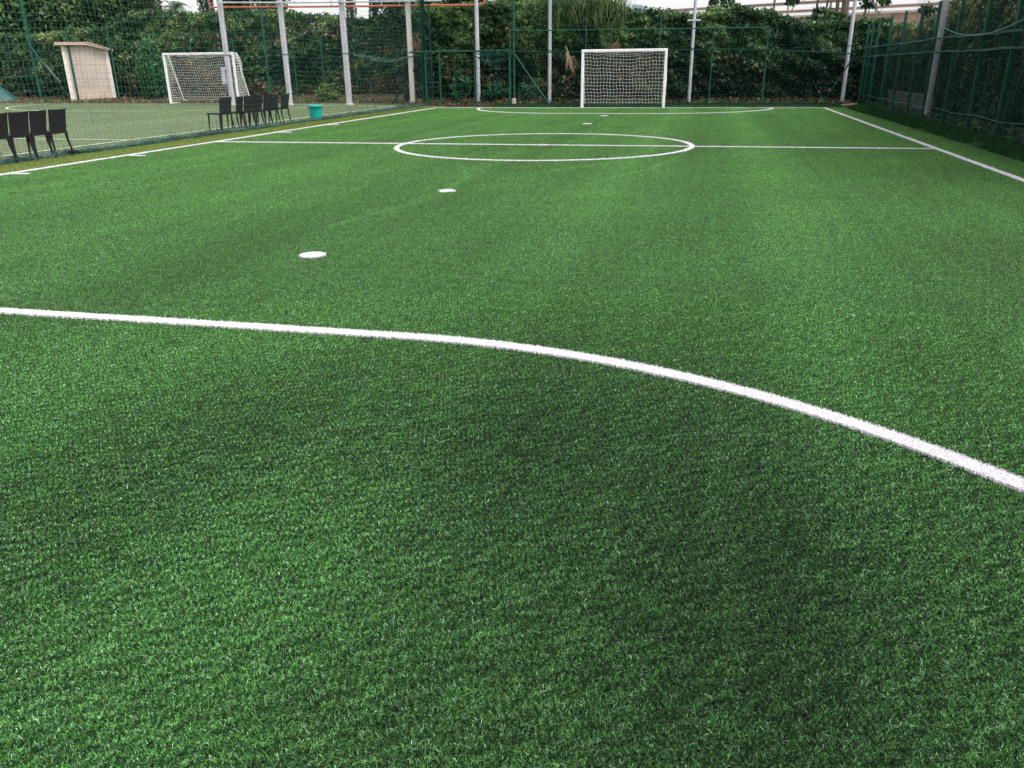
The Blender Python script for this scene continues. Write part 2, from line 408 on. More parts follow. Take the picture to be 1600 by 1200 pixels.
# yellow-green strip stubble
n = 90000
P = np.stack([rng.uniform(-11.9, XL-.06, n), 6+28*rng.uniform(0,1,n)**1.3], 1)
C = palette(n, [(.08,.13,.025),(.13,.18,.04),(.19,.22,.07)], [3,4,2], .2)
blades(P, C, h=.012, w0=.0016, name='strip_fibres', kind='stuff', label='worn yellow green fibres of the strip beside the net', cat='grass')
# old pitch stubble
n = 230000
P = np.stack([-11.95-33*rng.uniform(0,1,n)**1.25, 10+27.5*rng.uniform(0,1,n)], 1)
C = palette(n, [(.092,.128,.060),(.125,.166,.083),(.165,.21,.11)], [3,4,2], .2)
blades(P, C, h=.010, w0=.0018, name='old_turf_fibres', kind='stuff', label='flattened dull green fibres of the neighbouring pitch', cat='grass')

def ribbon_pts(poly, hw, n):
    Pn = np.array(poly, float); d = np.diff(Pn, axis=0); L = np.hypot(d[:,0], d[:,1]); c = np.r_[0, np.cumsum(L)]
    return Pn, d, L, c
def marking(nm, lab, poly, hw):
    Pn, d, L, c = ribbon_pts(poly, hw, 0); tot = c[-1]
    spot = tot < .01
    mb = MB()
    if spot:
        mb.add([(Pn[0,0]+(hw-.012)*math.cos(a), Pn[0,1]+(hw-.012)*math.sin(a), .009) for a in np.linspace(0, 2*PI, 40, endpoint=False)], [tuple(range(40))])
    else:
        closed = np.hypot(*(Pn[0]-Pn[-1])) < .01
        tan = np.gradient(Pn, axis=0)
        if closed: tan[0] = tan[-1] = Pn[1]-Pn[-2]
        tan /= np.hypot(tan[:,0], tan[:,1])[:,None]; nn = np.stack([-tan[:,1], tan[:,0]], 1)
        vs = [];
        for p, q in zip(Pn, nn): hb = hw-.008; vs += [(p[0]+q[0]*hb, p[1]+q[1]*hb, .009+.0004*(len(lab)%5)), (p[0]-q[0]*hb, p[1]-q[1]*hb, .009+.0004*(len(lab)%5))]
        mb.add(vs, [(2*i+1, 2*i+3, 2*i+2, 2*i) for i in range(len(Pn)-1)])
    o = mb.build(nm, 'stripline'); o['kind'] = 'structure'; o['label'] = lab
    # fibres
    if spot:
        rr = np.hypot(*Pn[0]); n = int(nden(rr)*1.6*PI*hw*hw); a = rng.uniform(0,2*PI,n); q = hw*np.sqrt(rng.uniform(0,1,n))*(1+.03*rng.normal(size=n)+.03*np.sin(a*9+1)+.025*np.sin(a*23))
        Pt = np.stack([Pn[0,0]+q*np.cos(a), Pn[0,1]+q*np.sin(a)], 1)
    else:
        out = []
        for i in range(len(L)):
            m_ = max(1, int(L[i]/1.)); ts = np.linspace(0, 1, m_+1)
            for t0, t1 in zip(ts[:-1], ts[1:]):
                pm = Pn[i]+d[i]*(t0+t1)/2; rr = max(1.2, np.hypot(*pm))
                n = int(nden(rr)*1.8*L[i]*(t1-t0)*2*hw)
                t = rng.uniform(t0, t1, n)[:,None]; s_ = rng.uniform(-1,1,n)[:,None]*(hw+.004*rng.normal(size=n)[:,None]+.002)
                nv = np.array([-d[i][1], d[i][0]])/L[i]
                out.append(Pn[i]+d[i]*t+nv*s_)
        Pt = np.concatenate(out)
    Pt = Pt[(Pt[:,1] > .3)]
    if len(Pt) == 0: return
    cc = np.array([.67,.64,.68])*np.clip(1+.08*rng.normal(size=(len(Pt),1)), .7, 1.12)
    b = blades(Pt, cc.clip(0,.9), h=.018, w0=.0022, name='white_fibres', leanamp=.35)
    b.parent = o; b['kind'] = 'structure'
for a in marks: marking(*a)

def oldline(lab, poly, hw=.04):
    Pn = np.array(poly, float); tan = np.gradient(Pn, axis=0); tan /= np.hypot(tan[:,0], tan[:,1])[:,None]; nn = np.stack([-tan[:,1], tan[:,0]], 1)
    mb = MB(); vs = []
    for p, q in zip(Pn, nn): vs += [(p[0]+q[0]*hw, p[1]+q[1]*hw, .012), (p[0]-q[0]*hw, p[1]-q[1]*hw, .012)]
    mb.add(vs, [(2*i+1, 2*i+3, 2*i+2, 2*i) for i in range(len(Pn)-1)])
    o = mb.build('old_pitch_line', 'oldline'); o['kind'] = 'structure'; o['label'] = lab
oldline('worn white side line of the dull pitch', [(-12.97,-1),(-12.97,12),(-12.95,24),(-12.95,34.2)])
oldline('worn white end line of the dull pitch', [(-12.99,34.2),(-18,35.9),(-24,36.9),(-36,37.3)], .05)
oldline('worn white halfway line of the dull pitch', [(-13.02,16.9),(-18,16.95),(-36,17.1)])
GX, GY = -24.1, 36.9
oldline('worn white curve before the left goal', [(GX-1.5-7*math.cos(a), GY-7*math.sin(a)) for a in np.linspace(.02,PI/2,30)]+[(GX+1.5+7*math.sin(a), GY-7*math.cos(a)) for a in np.linspace(0,PI/2-.1,30)], .05)

# raised dark turf roll along the back and along the right fence
def turf_roll(name, lab, pts, width, height, seed):
    pts = np.array(pts, float); d = np.diff(pts, axis=0); L = np.hypot(d[:,0], d[:,1]); c = np.r_[0, np.cumsum(L)]
    s = np.arange(0, c[-1], .12); cx = np.interp(s, c, pts[:,0]); cy = np.interp(s, c, pts[:,1])
    t = np.stack([np.gradient(cx), np.gradient(cy)], 1); t /= np.hypot(t[:,0], t[:,1])[:,None]; nn = np.stack([-t[:,1], t[:,0]], 1)
    mb = MB(); k = 7; vs = []; WB = []
    for i in range(len(s)):
        wob = 1+.22*float(snoise(np.array([s[i]*.5]), np.array([0.]), seed=seed)[0]); hgt = height*max(.35, wob); WB.append(hgt)
        sh = .05*float(snoise(np.array([s[i]*1.7]), np.array([3.]), seed=seed+1)[0])
        for j in range(k):
            q = j/(k-1)*2-1
            vs.append((cx[i]+nn[i,0]*(q*width/2+sh), cy[i]+nn[i,1]*(q*width/2+sh), .004+hgt*(1-abs(q)**2.2)))
    fs = [(i*k+j, i*k+j+1, (i+1)*k+j+1, (i+1)*k+j) for i in range(len(s)-1) for j in range(k-1)]
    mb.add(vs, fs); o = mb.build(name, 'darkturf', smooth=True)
    V = np.array(vs); n = int(c[-1]*width*4200)
    i = rng.integers(0, len(s)-1, n); q = rng.uniform(-1,1,n)
    Z = .004+np.array(WB)[i]*(1-abs(q)**2.2)*.95
    X = np.interp(i+.5, np.arange(len(s)), cx)+nn[i,0]*q*width/2; Y = np.interp(i+.5, np.arange(len(s)), cy)+nn[i,1]*q*width/2+rng.uniform(-.06,.06,n)
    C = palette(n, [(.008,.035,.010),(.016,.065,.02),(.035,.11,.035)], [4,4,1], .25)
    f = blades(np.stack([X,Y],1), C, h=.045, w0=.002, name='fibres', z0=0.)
    co = np.zeros(len(f.data.vertices)*3, np.float32); f.data.vertices.foreach_get('co', co); co = co.reshape(-1,3)
    near = np.hypot(X, Y) < 5.5
    zz = np.concatenate([np.repeat(Z[near],5), np.repeat(Z[~near],3)]); co[:,2] += zz; f.data.vertices.foreach_set('co', co.ravel())
    f.parent = o
    tag(o, lab, 'turf edge')
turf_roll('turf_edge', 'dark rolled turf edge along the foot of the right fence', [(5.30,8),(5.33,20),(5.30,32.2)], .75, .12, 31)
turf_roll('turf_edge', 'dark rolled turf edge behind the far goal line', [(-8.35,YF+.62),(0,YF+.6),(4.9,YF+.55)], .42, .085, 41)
# shaded dark turf margin between line and right fence
# ------------------------------------------------------------------ goals
def goal(lab, x0, x1, y, h, back, side_stays, group):
    w = x1-x0; cx = (x0+x1)/2; g = thing('football_goal', lab, 'goal', (cx, y, 0), group)
    p = .05
    for s in (0, 1):
        xx = x0 if s == 0 else x1
        MB().bevbox((xx-p, y-p, 0), (xx+p, y+p, h-.003), .015).build('post', 'white', g)
    MB().bevbox((x0-p, y-p-.002, h-.10), (x1+p, y+p+.002, h), .015).build('crossbar', 'white', g)
    MB().tube([(x0, y+.05, .03),(x0, y+back, .03)], .022, 8).build('ground_bar', 'white', g)
    MB().tube([(x1, y+.05, .03),(x1, y+back, .03)], .022, 8).build('ground_bar', 'white', g)
    MB().tube([(x0, y+back, .032),(x1, y+back, .032)], .03, 8).build('rear_bar', 'white', g)
    td = .28 if not side_stays else .35
    if side_stays:
        for xx, s in ((x0, 1), (x1, -1)):
            MB().tube([(xx, y+.05, h-.05),(xx, y+td, h-.08),(xx, y+back, .03)], .024, 8).build('side_stay', 'white', g)
            MB().tube([(xx, y+td, h-.25),(xx+s*.3, y+td*.6, h-.07)], .014, 6).build('corner_strut', 'white', g)
            MB().tube([(xx, y+back*.93, .2),(xx+s*.3, y+back*.97, .03)], .014, 6).build('corner_strut', 'white', g)
    else:
        for xx in (x0, x1):
            MB().tube([(xx, y+.04, h-.06),(xx, y+td, h-.10)], .018, 6).build('net_arm', 'white', g)
    nb = MB(); c = .125
    nu = int(round(w/c)); nv = int(round((h+.2)/c))
    def backf(u, v):
        xx = x0+u*w
        sag = .10*math.sin(PI*u)*(1-v)*(1-.3*math.sin(3*PI*u))+.012*math.sin(u*40+v*9)
        if v < .12: # top flap
            k = v/.12; return (xx, y+k*(td+.05*math.sin(PI*u)), h-.03-.05*k-sag*k)
        k = (v-.12)/.88
        bul = .12*math.sin(PI*u)*math.sin(PI*k)
        return (xx+.02*math.sin(v*23+u*7), y+td+(back-td)*k**1.3+bul+.05*math.sin(PI*u)*(1-k), (h-.08-sag)*(1-k)+.035+.010*math.sin(u*31))
    nb.net(backf, np.linspace(0,1,nu+1), np.linspace(0,1,nv+1), .0052, 3)
    for xx, s in ((x0, 1), (x1, -1)):
        def sidef(u, v, xx=xx, s=s):
            k = v; dep = td+(back-td)*k**1.3
            out = .34*math.sin(PI*min(1,u*1.1))*(1-v)**.6*math.sin(PI*min(1,.12+v*1.5)/1.0) if (side_stays and s < 0) else -s*.05*math.sin(PI*u)*math.sin(PI*v)
            return (xx+out, y+u*dep, (h-.07)*(1-k)+.035)
        nb.net(sidef, np.linspace(0,1,7), np.linspace(0,1,nv), .0060, 3)
    nb.build('net', 'whitenet', g)
    return g
goal('white goal with a square net at the far end of the bright pitch', atY(910.5,100,YF)[0], atY(1040,100,YF)[0], YF+.0, 2.09, .9, False, None)
goal('white goal with slanted side stays on the dull pitch behind the chairs', -25.75, -22.05, 37.1, 2.31, 1.15, True, None)

# ------------------------------------------------------------------ chairs
def make_chair():
    """local frame: back faces +x, seat points to -x, rear legs on x = 0, width along y"""
    c = thing('plastic_chair', 'x', 'chair', (0,0,0), 'black rattan look chairs standing along the net')
    s = MB()   # seat: gently dished slab with rounded front
    nx, ny = 8, 6; top = []; bot = []
    for i in range(nx+1):
        for j in range(ny+1):
            u = i/nx; v = j/ny*2-1
            xx = -.44*u-.005; yy = v*(.200+.008*math.sin(PI*u)); zz = .455-.012*(1-v*v)*math.sin(PI*u)-.015*u**6+.01*u
            top.append((xx,yy,zz)); bot.append((xx,yy,zz-.035))
    n = len(top); fs = []
    for i in range(nx):
        for j in range(ny):
            a = i*(ny+1)+j; b = a+1; c2 = a+ny+2; d = a+ny+1
            fs += [(a,b,c2,d), (n+d,n+c2,n+b,n+a)]
    for i in range(nx):
        a = i*(ny+1); d = a+ny+1; fs.append((a,d,n+d,n+a)); a = i*(ny+1)+ny; d = a+ny+1; fs.append((d,a,n+a,n+d))
    for j in range(ny):
        a = j; fs.append((a+1,a,n+a,n+a+1)); a = nx*(ny+1)+j; fs.append((a,a+1,n+a+1,n+a))
    s.add(top+bot, fs).build('seat', 'chair', c, local=True, smooth=False)
    b = MB(); nz = 9; fr = []; bk = []
    for i in range(nz+1):
        for j in range(ny+1):
            u = i/nz; v = j/ny*2-1
            zz = .415+.425*u+.008*(v*v)*u; wv = .188+.014*u; xx = .015+.075*u**1.3-.018*(1-v*v)*-1*.6
            fr.append((xx-.012, v*wv, zz)); bk.append((xx+.014, v*wv, zz))
    n = len(fr); fs = []
    for i in range(nz):
        for j in range(ny):
            a = i*(ny+1)+j; fs += [(a+1,a,a+ny+1,a+ny+2), (n+a,n+a+1,n+a+ny+2,n+a+ny+1)]
    for i in range(nz):
        a = i*(ny+1); fs.append((a,n+a,n+a+ny+1,a+ny+1)); a += ny; fs.append((n+a,a,a+ny+1,n+a+ny+1))
    for j in range(ny):
        fs.append((j,j+1,n+j+1,n+j)); a = nz*(ny+1)+j; fs.append((a+1,a,n+a,n+a+1))
    b.add(fr+bk, fs).build('backrest', 'chair', c, local=True)
    for sx, sy in ((0,1),(0,-1),(1,1),(1,-1)):
        l = MB()
        if sx == 0: l.tube([(.015,sy*.185,.44),(.02,sy*.19,.30),(.075,sy*.215,0)], [.026,.022,.014], 4)
        else: l.tube([(-.40,sy*.185,.44),(-.405,sy*.188,.30),(-.425,sy*.20,0)], [.026,.021,.014], 4)
        l.build('leg', 'chair', c, local=True)
    return c
proto = make_chair()
chairs = [(-11.80,12.03,0,'leftmost black chair of the near row, half out of the picture'),
          (-11.80,12.49,-4,'second black chair from the left in the near row of four'),
          (-11.82,12.95,3,'third black chair from the left in the near row of four'),
          (-11.82,13.43,-2,'black chair at the right end of the near row of four'),
          (-12.20,19.80,-14,'first black chair of the far row, its seat sticking out to the left'),
          (-12.14,20.36,8,'second chair of the far row of seven black chairs'),
          (-12.05,20.68,-6,'third chair of the far row of seven black chairs'),
          (-12.06,21.18,-3,'middle chair of the far row of seven black chairs'),
          (-12.05,21.66,4,'fifth chair of the far row, overlapping the sixth'),
          (-12.04,22.06,-3,'sixth chair of the far row, just left of the last one'),
          (-12.05,22.72,-3,'last black chair of the far row, nearest the teal bucket')]
for i, (x_, y_, r_, lab) in enumerate(chairs):
    o = proto if i == 0 else copy_tree(proto)
    o.location = (x_, y_, 0.); o.rotation_euler = (0,0,math.radians(r_)); o['label'] = lab

# teal bucket
b = thing('plastic_bucket', 'teal plastic bin with a wide rim standing by the net', 'bucket', (-11.98,24.6,0))
MB().lathe((-11.98,24.6,0), [(0,.012),(.165,.0),(.172,.02),(.21,.41),(.214,.43),(.196,.43),(.16,.03),(0,.03)], 28).build('bucket_body', 'bucket', b, smooth=True)
MB().lathe((-11.98,24.6,0), [(.208,.375),(.228,.38),(.230,.435),(.222,.45),(.205,.448),(.204,.43)], 28).build('rim', 'bucket', b, smooth=True)
MB().tube([(-11.98+.232*math.cos(a), 24.6+.232*math.sin(a), .40-.05*math.sin((a+2.4)/2.2*PI)) for a in np.linspace(-2.4,-.2,12)], .008, 6).build('handle', 'netg', b)

# ------------------------------------------------------------------ the long dividing net between the pitches
NX = -11.86
nt_ = thing('divider_net', 'long green net hanging between the two pitches, its foot bunched on the strip', 'net', (NX,22,0))
def netf(u, v):
    Y = 9.5+u*25.9; z = .02+v*6.2
    sagx = .10*math.sin(u*17+v*2)*math.sin(PI*min(1,v*3))+.05*math.sin(u*53+v*7)
    return (NX-.05+sagx*.8-.6*v*0, Y+.04*math.sin(v*31+u*11), z+.035*math.sin(u*40))
mb = MB()
for v in np.arange(0, 6.2, .13)/6.2:
    mb.tube([netf(u, v) for u in np.linspace(0,1,90)], .0021, 3, False)
for u in np.arange(0, 25.9, .13)/25.9:
    mb.tube([netf(u, v) for v in np.linspace(0,1,9)], .0021, 3, False)
mb.build('mesh', 'netdark', nt_)
# bunched foot
mb = MB(); k = 9; s = np.arange(8, 34.6, .06); vs = []
for i, yy in enumerate(s):
    a = float(snoise(np.array([yy*2.1]), np.array([0.]), seed=51)[0]); b_ = float(snoise(np.array([yy*6.3]), np.array([2.]), seed=52)[0])
    hgt = .03+.02*a+.015*b_; wd = .05+.03*a+.02*b_; xo = .05*math.sin(yy*1.3)+.03*a
    for j in range(k):
        q = j/(k-1)*2-1; jj = .25*float(rng.normal())*.05
        vs.append((NX+xo+q*wd, yy+jj, max(.0, hgt*(1-q*q))+.001+abs(jj)))
mb.add(vs, [(i*k+j, i*k+j+1, (i+1)*k+j+1, (i+1)*k+j) for i in range(len(s)-1) for j in range(k-1)])
mb.build('bunched_foot', mat('bunched_net', (.014,.048,.040), .95, .8, 25., bump=1., bscale=40., spec=.05), nt_)
mb = MB(); mp_ = mb
for i in range(1100):
    y0 = rng.uniform(8, 34.4); x0_ = NX+rng.normal()*.085+.02; L = rng.uniform(.15,.6); a = rng.uniform(-.5,.5)
    pts = [(x0_+math.sin(a)*L*t+.02*rng.normal(), y0+L*t, .03+.05*abs(rng.normal())*math.sin(PI*t)+.01) for t in np.linspace(0,1,6)]
    mb.tube(pts, .0035, 3, False)
mb.build('loose_cords', mat('loose_net_cord', (.05,.10,.088), .8, .9, 1.5, spec=.08), nt_, kind='stuff')
mb = MB()   # pale rope end hanging in the mesh
q = [atY(*p, 1) for p in ()]
pts = []
for px_, py_ in ((136,176),(140,173),(146,180),(144,187),(148,193),(146,197)):
    r = ray(px_, py_); t = NX/r[0]; pts.append((NX, r[1]*t, r[2]*t+CH))
mb.tube(pts, .007, 4)
pts = []
for px_, py_ in ((156,201),(151,204),(154,209)):
    r = ray(px_, py_); t = NX/r[0]; pts.append((NX, r[1]*t, r[2]*t+CH))
mb.tube(pts, .007, 4); mb.build('rope_end', 'netpale', nt_)
for yy, lab in ((35.3,'a'),):
    MB().cyl((NX-.02, yy, 0), 6.3, .05, .05, 10).build('end_post', 'greend', nt_)
    MB().cyl((NX+.22, yy+.05, 0), 6.3, .035, .035, 10).build('end_post', 'greend', nt_)
    MB().tube([(NX-.02,yy,2.1),(NX-1.75,yy+.3,.05)], .03, 8).build('brace', 'greend', nt_)
    mb = MB()
    for i in range(26):   # gathered net beside the post
        xx = NX-.02+rng.normal()*.10; mb.tube([(xx+.03*rng.normal(), yy-.05+rng.normal()*.04, z) for z in np.linspace(.1,6.1,14)], .008, 3, False)
    mb.build('gathered_net', 'netg', nt_)
    mb = MB()
    for c in range(7):
        pts = [(NX-.1-(3.2)*t, yy-.02, 2.10-.22*math.sin(PI*t)*(1+.3*c*.2)+.05*rng.normal()*t) for t in np.linspace(0,1,14)]
        mb.tube(pts, .010, 4, False)
    mb.build('sagging_rope', 'netpale', nt_)

# ------------------------------------------------------------------ fences, posts
def wirepanel(name, x0, x1, y0, y1, z0, z1, dx, dz, r, m, parent, wob=0.):
    L = math.hypot(x1-x0, y1-y0); mb = MB()
    for k in range(int(L/dx)+1):
        t = min(1, k*dx/L); X = x0+(x1-x0)*t; Y = y0+(y1-y0)*t
        mb.tube([(X+wob*math.sin(z*3+k), Y, z) for z in np.linspace(z0, z1, 4 if wob else 2)], r, 3, False)
    for k in range(int((z1-z0)/dz)+1):
        z = z0+k*dz; mb.tube([(x0+(x1-x0)*t, y0+(y1-y0)*t, z+wob*math.sin(t*23+k*.7)) for t in np.linspace(0,1,20 if wob else 2)], r, 3, False)
    return mb.build(name, m, parent)
FY = 34.6
# gate + centre back fence
g = thing('wire_gate', 'green framed wire double gate left of the far goal', 'gate', (-9.8,FY,0))
gx = [atY(p, 120, FY)[0] for p in (665.5, 687.5, 742, 796)]
for xx in gx: MB().bevbox((xx-.028,FY-.028,0),(xx+.028,FY+.028,2.11),.006).build('gate_post', 'green', g)
MB().tube([(gx[0]-.65,FY,2.14),(gx[3],FY,2.14)], .033, 8).build('top_rail', 'green', g)
MB().tube([(gx[0]+.03,FY-.002,.93),(gx[1]-.03,FY-.002,.93)], .018, 6).build('cross_bar', 'green', g)
MB().tube([(gx[0]+.03,FY,.13),(gx[3],FY,.13)], .02, 6).build('bottom_rail', 'greend', g)
wirepanel('wire_panel', gx[0]+.05, gx[1]-.05, FY+.01, FY+.01, .14, 2.1, .26, .2, .004, 'wire', g)
wirepanel('wire_panel', gx[1]+.05, gx[2]-.05, FY+.01, FY+.01, .14, 2.1, .3, .33, .006, 'wire', g)
wirepanel('wire_panel', gx[2]+.05, gx[3]-.05, FY+.01, FY+.01, .14, 2.1, .3, .33, .006, 'wire', g)
mb = MB()
for c in range(30):
    x0_ = gx[2]+.05+rng.uniform(0,1.1); mb.tube([(x0_+.5*t, FY-.06, 2.08-.25*t*(1-t)*3*rng.uniform(.5,1)-.25*t*0) for t in np.linspace(0,1,8)], .008, 3, False)
for c in range(5): mb.tube([(gx[2]+.05+(gx[3]-gx[2]-.1)*t, FY-.07, 1.95-.3*math.sin(PI*t)*(.6+.1*c)) for t in np.linspace(0,1,12)], .01, 3, False)
mb.build('hanging_net', 'shade', g)

f = thing('wire_fence', 'green wire fence with two rails behind the far goal', 'fence', (-1.2,FY,0))
XB = 5.3
for px_, top, r_, mm in ((803,6.2,.045,'green'),(797,2.85,.03,'green')):
    xx = atY(px_, 80, FY)[0]; MB().cyl((xx,FY,.0), top, r_, r_, 10).build('post', mm, f)
for px_, ztop, yy in ((912,3.3,35.2),(951,2.8,35.2),(1029,3.3,35.2),(1113,2.8,FY),(1198,2.82,FY)):
    xx = atY(px_, 80, FY)[0]; MB().cyl((xx,yy,.0), ztop, .028, .028, 8).build('post', 'green', f)
xx0 = atY(803,80,FY)[0]; xx1 = atY(1200,80,FY)[0]
MB().tube([(xx0,FY-.05,2.87),(xx1,FY-.05,2.80)], .022, 6).build('upper_rail', 'green', f)
MB().tube([(xx0+(XB-xx0)*t, FY-.05, 2.09-.05*math.sin(t*7)-.22*t*t) for t in np.linspace(0,1,24)], .024, 6).build('lower_rope', 'greend', f)
MB().tube([(xx0-.05,FY-.03,2.1),(atY(862,160,FY)[0],FY-.35,.03)], .026, 8).build('brace', 'green', f)
MB().tube([(5.32,FY-.05,1.85),(4.25,FY-.55,.0)], .026, 8).build('brace', 'greend', f)
MB().bevbox((xx0-.07,FY-.12,0),(xx0+.07,FY+.02,.30),.015).build('post_footing', 'conc', f)
wirepanel('wire_panel', xx0, XB, FY, FY, .1, 2.85, .11, .11, .0016, 'wire', f, .01)
wirepanel('upper_net', xx0, -5.0, FY, FY, 2.9, 6.0, .14, .14, .0022, 'netg', f, .02)
# bottom board of the fence
MB().box((-8.1,FY+.06,0),(4.6,FY+.09,.10)).build('kick_board', 'shade', f)

# left back fence (behind the dull pitch)
LY = 38.6
def X_at(px_, py_, Y): return atY(px_, py_, Y)[0]
f = thing('wire_fence', 'green wire fence along the hedge behind the left goal', 'fence', (-24,LY,0))
for (pt, pb, top) in (((50,),(246,155),3.2),((0,),(300,90),3.15),((0,),(366,90),3.0),((0,),(504,100),3.0),((0,),(456,60),3.0)):
    xx = X_at(pb[0], pb[1], LY); MB().cyl((xx,LY,0), top, .03, .03, 8).build('post', 'green', f)
MB().tube([(X_at(236,52,LY),LY-.04,3.22),(X_at(500,52,LY),LY-.04,3.16)], .018, 6).build('top_rail', 'green', f)
for px_, py_ in ((236,52),(294,52),(500,52)):
    xx = X_at(px_,py_,LY); MB().tube([(xx-.35,LY-.05,3.25),(xx,LY-.05,3.2),(xx+.25,LY-.05,3.34)], .014, 6).build('bracket', 'netpale', f)
wirepanel('wire_panel', -37, -13.2, LY, LY, .1, 3.1, .22, .22, .0028, 'wire', f, .01)
MB().tube([(X_at(362,18,LY),LY-.1,4.0+.03),(X_at(380,15,LY),LY-.1,4.15),(X_at(440,13,LY),LY-.1,4.15)], .008, 4).build('cable', 'netpale', f)
# tall green mid post standing behind the left goal
def post(name, lab, px0, py0, Y, h, r, m, group=None, n=10, cat='post', sq=False):
    xx = X_at(px0, py0, Y); t = thing(name, lab, cat, (xx,Y,0), group)
    if sq: MB().bevbox((xx-r,Y-r,0),(xx+r,Y+r,h),.012).build('shaft', m, t)
    else: MB().cyl((xx,Y,0), h, r, r*.92, n).build('shaft', m, t, smooth=False)
    return t, xx
# shed posts
for px_, py_, h_, lab in ((112,100,3.6,'thin green post in front of the left edge of the pale shed'),(177,100,3.4,'thin green post in front of the right edge of the pale shed')):
    t, xx = post('fence_post', lab, px_, py_, 38.66, h_, .05, 'green', 'thin green posts before the shed')
t, xx = post('fence_post', 'tall green post behind the far row of black chairs', 414, 75, 37.8, 6.5, .05, 'green')
# far left tall post with bar and brace
xx = X_at(48, 75, 39.3)
t = thing('net_post', 'tall green net post with a slanting brace left of the shed', 'post', (xx,39.3,0))
MB().cyl((xx,39.3,0), 6.8, .085, .08, 12).build('shaft', 'green', t)
MB().tube([(xx,39.25,2.85),(X_at(118,157,39.3),39.1,.05)], .045, 8).build('brace', 'green', t)
MB().tube([(xx+.15,39.4,2.4),(xx+1.35,39.4,1.0)], .03, 8).build('brace', 'wood', t)
MB().tube([(xx-3.2,39.25,1.2),(xx-.08,39.25,1.32)], .035, 8).build('side_bar', 'green', t)
MB().tube([(xx-.55,39.2,1.32),(xx-.05,39.2,1.85)], .03, 8).build('strut', 'green', t)

# grey poles behind the fence
PY = 35.45
poles = [(353,80,.095,'pole','grey pole rising behind the left goal',True), (445,80,.095,'pole','grey pole just right of the left goal and the far chairs',True),
         (539.5,80,.105,'pole','grey pole between the teal bucket and the braced net post',True), (641,80,.095,'poletan','beige grey pole at the left edge of the wire gate',True),
         (746,80,.088,'pole','grey pole behind the middle of the wire gate',False), (859,80,.075,'pole','grey pole left of the far goal with a brace at its foot',False),
         (1081.5,80,.062,'pole','slim grey pole right of the far goal',False), (1326,80,.07,'pole','slim grey pole in the corner before the right fence',False)]
for px_, py_, r_, m_, lab, sq in poles:
    xx = X_at(px_, py_, PY); t = thing('light_pole', lab, 'pole', (xx,PY,0), 'grey poles along the back hedge')
    if sq: MB().bevbox((xx-r_,PY-r_,0),(xx+r_,PY+r_,7.5),.02).build('shaft', m_, t)
    else: MB().cyl((xx,PY,0), 7.5, r_, r_*.95, 14).build('shaft', m_, t)
    MB().lathe((xx,PY,0), [(r_*1.8,0),(r_*1.8,.05),(r_*1.35,.07),(r_*1.1,.07)], 14).build('base_collar', 'conc', t)
    for zz in (2.12,):
        MB().lathe((xx,PY,zz), [(r_*1.42 if sq else r_*1.05,0),(r_*1.45 if sq else r_*1.1,.005),(r_*1.45 if sq else r_*1.1,.022),(r_*1.42 if sq else r_*1.05,.027)], 14).build('clamp', 'shade', t)
    if px_ == 1081.5:
        MB().bevbox((xx-.26,PY-.09,3.12),(xx+.26,PY-.062,3.18),.005).build('bracket', 'pole', t)
# rubbly right-hand pole by the side fence
t = thing('light_pole', 'thick grey pole standing behind the right side fence', 'pole', (6.2,26.4,0), 'grey poles along the back hedge')
MB().cyl((6.2,26.4,0), 7.5, .105, .095, 16).build('shaft', 'pole', t)
MB().lathe((6.2,26.4,0), [(.2,0),(.2,.06),(.12,.08)], 14).build('base_collar', 'conc', t)

# pipes
t = thing('pipe_rail', 'pale horizontal pipe high on the poles above the left goal', 'pipe', (-17,PY-.15,4.1))
MB().tube([atY(345,4,PY-.15), atY(470,4,PY-.15), atY(690,1,PY-.15)], .035, 8).build('pipe', 'galv', t)
OYY = PY+.35
a0, a1, a2, a3, a4 = atY(325,-6,OYY), atY(327,8,OYY), atY(331,11.5,OYY), atY(540,10,OYY), atY(750,7.5,OYY)
t = thing('pipe_rail', 'orange painted pipe with upturned ends above the hedge', 'pipe', a3)
pp = [(a1[0]-.02,OYY,a1[2]+2.2),(a1[0]-.02,OYY,a1[2]+.3),(a1[0],OYY,a1[2]+.05)]+[a2,a3,a4]+[(a4[0]+.16,OYY,a4[2]+.05),(a4[0]+.22,OYY,a4[2]+.2),(a4[0]+.23,OYY,a4[2]+2.)]
MB().tube(pp, .042, 8).build('pipe', 'orange', t)
for px_ in (392, 518, 555, 624):
    q = atY(px_, 9, OYY); MB().tube([(q[0],OYY,q[2]),(q[0],OYY,q[2]+2.1)], .02, 6).build('hanger', 'rail', t)

# ------------------------------------------------------------------ right side fence
RX = 5.65
f = thing('side_fence', 'tall green wire fence with loose net ropes along the right side line', 'fence', (RX,24,0))
ys = [34.5,32.45,30.4,28.4,26.3,24.5,22.4,20.3,18.4,16.4,14.4,12.4]
for i, yy in enumerate(ys):
    MB().bevbox((RX-.035,yy-.035,0),(RX+.035,yy+.035,2.95 if yy < 33 else 2.85),.008).build('post', 'green', f)
MB().tube([(RX+.14,34.5,0),(RX+.14,34.5,2.9)], .03, 8).build('corner_stay', 'green', f)
mb = MB()
for k in range(58):
    z = .06+k*.05; mb.tube([(RX+.045,y_,z) for y_ in (34.5,12.0)], .0024, 3, False)
for k in range(113):
    y_ = 34.5-k*.2; mb.tube([(RX+.05,y_,.05),(RX+.05,y_,2.93)], .0022, 3, False)
mb.build('wire_mesh', 'greend', f)
def ropez(y_, z0, amp, ph): return z0+amp*.45*math.sin(y_*.55+ph)+.008*math.sin(y_*3.1+ph)
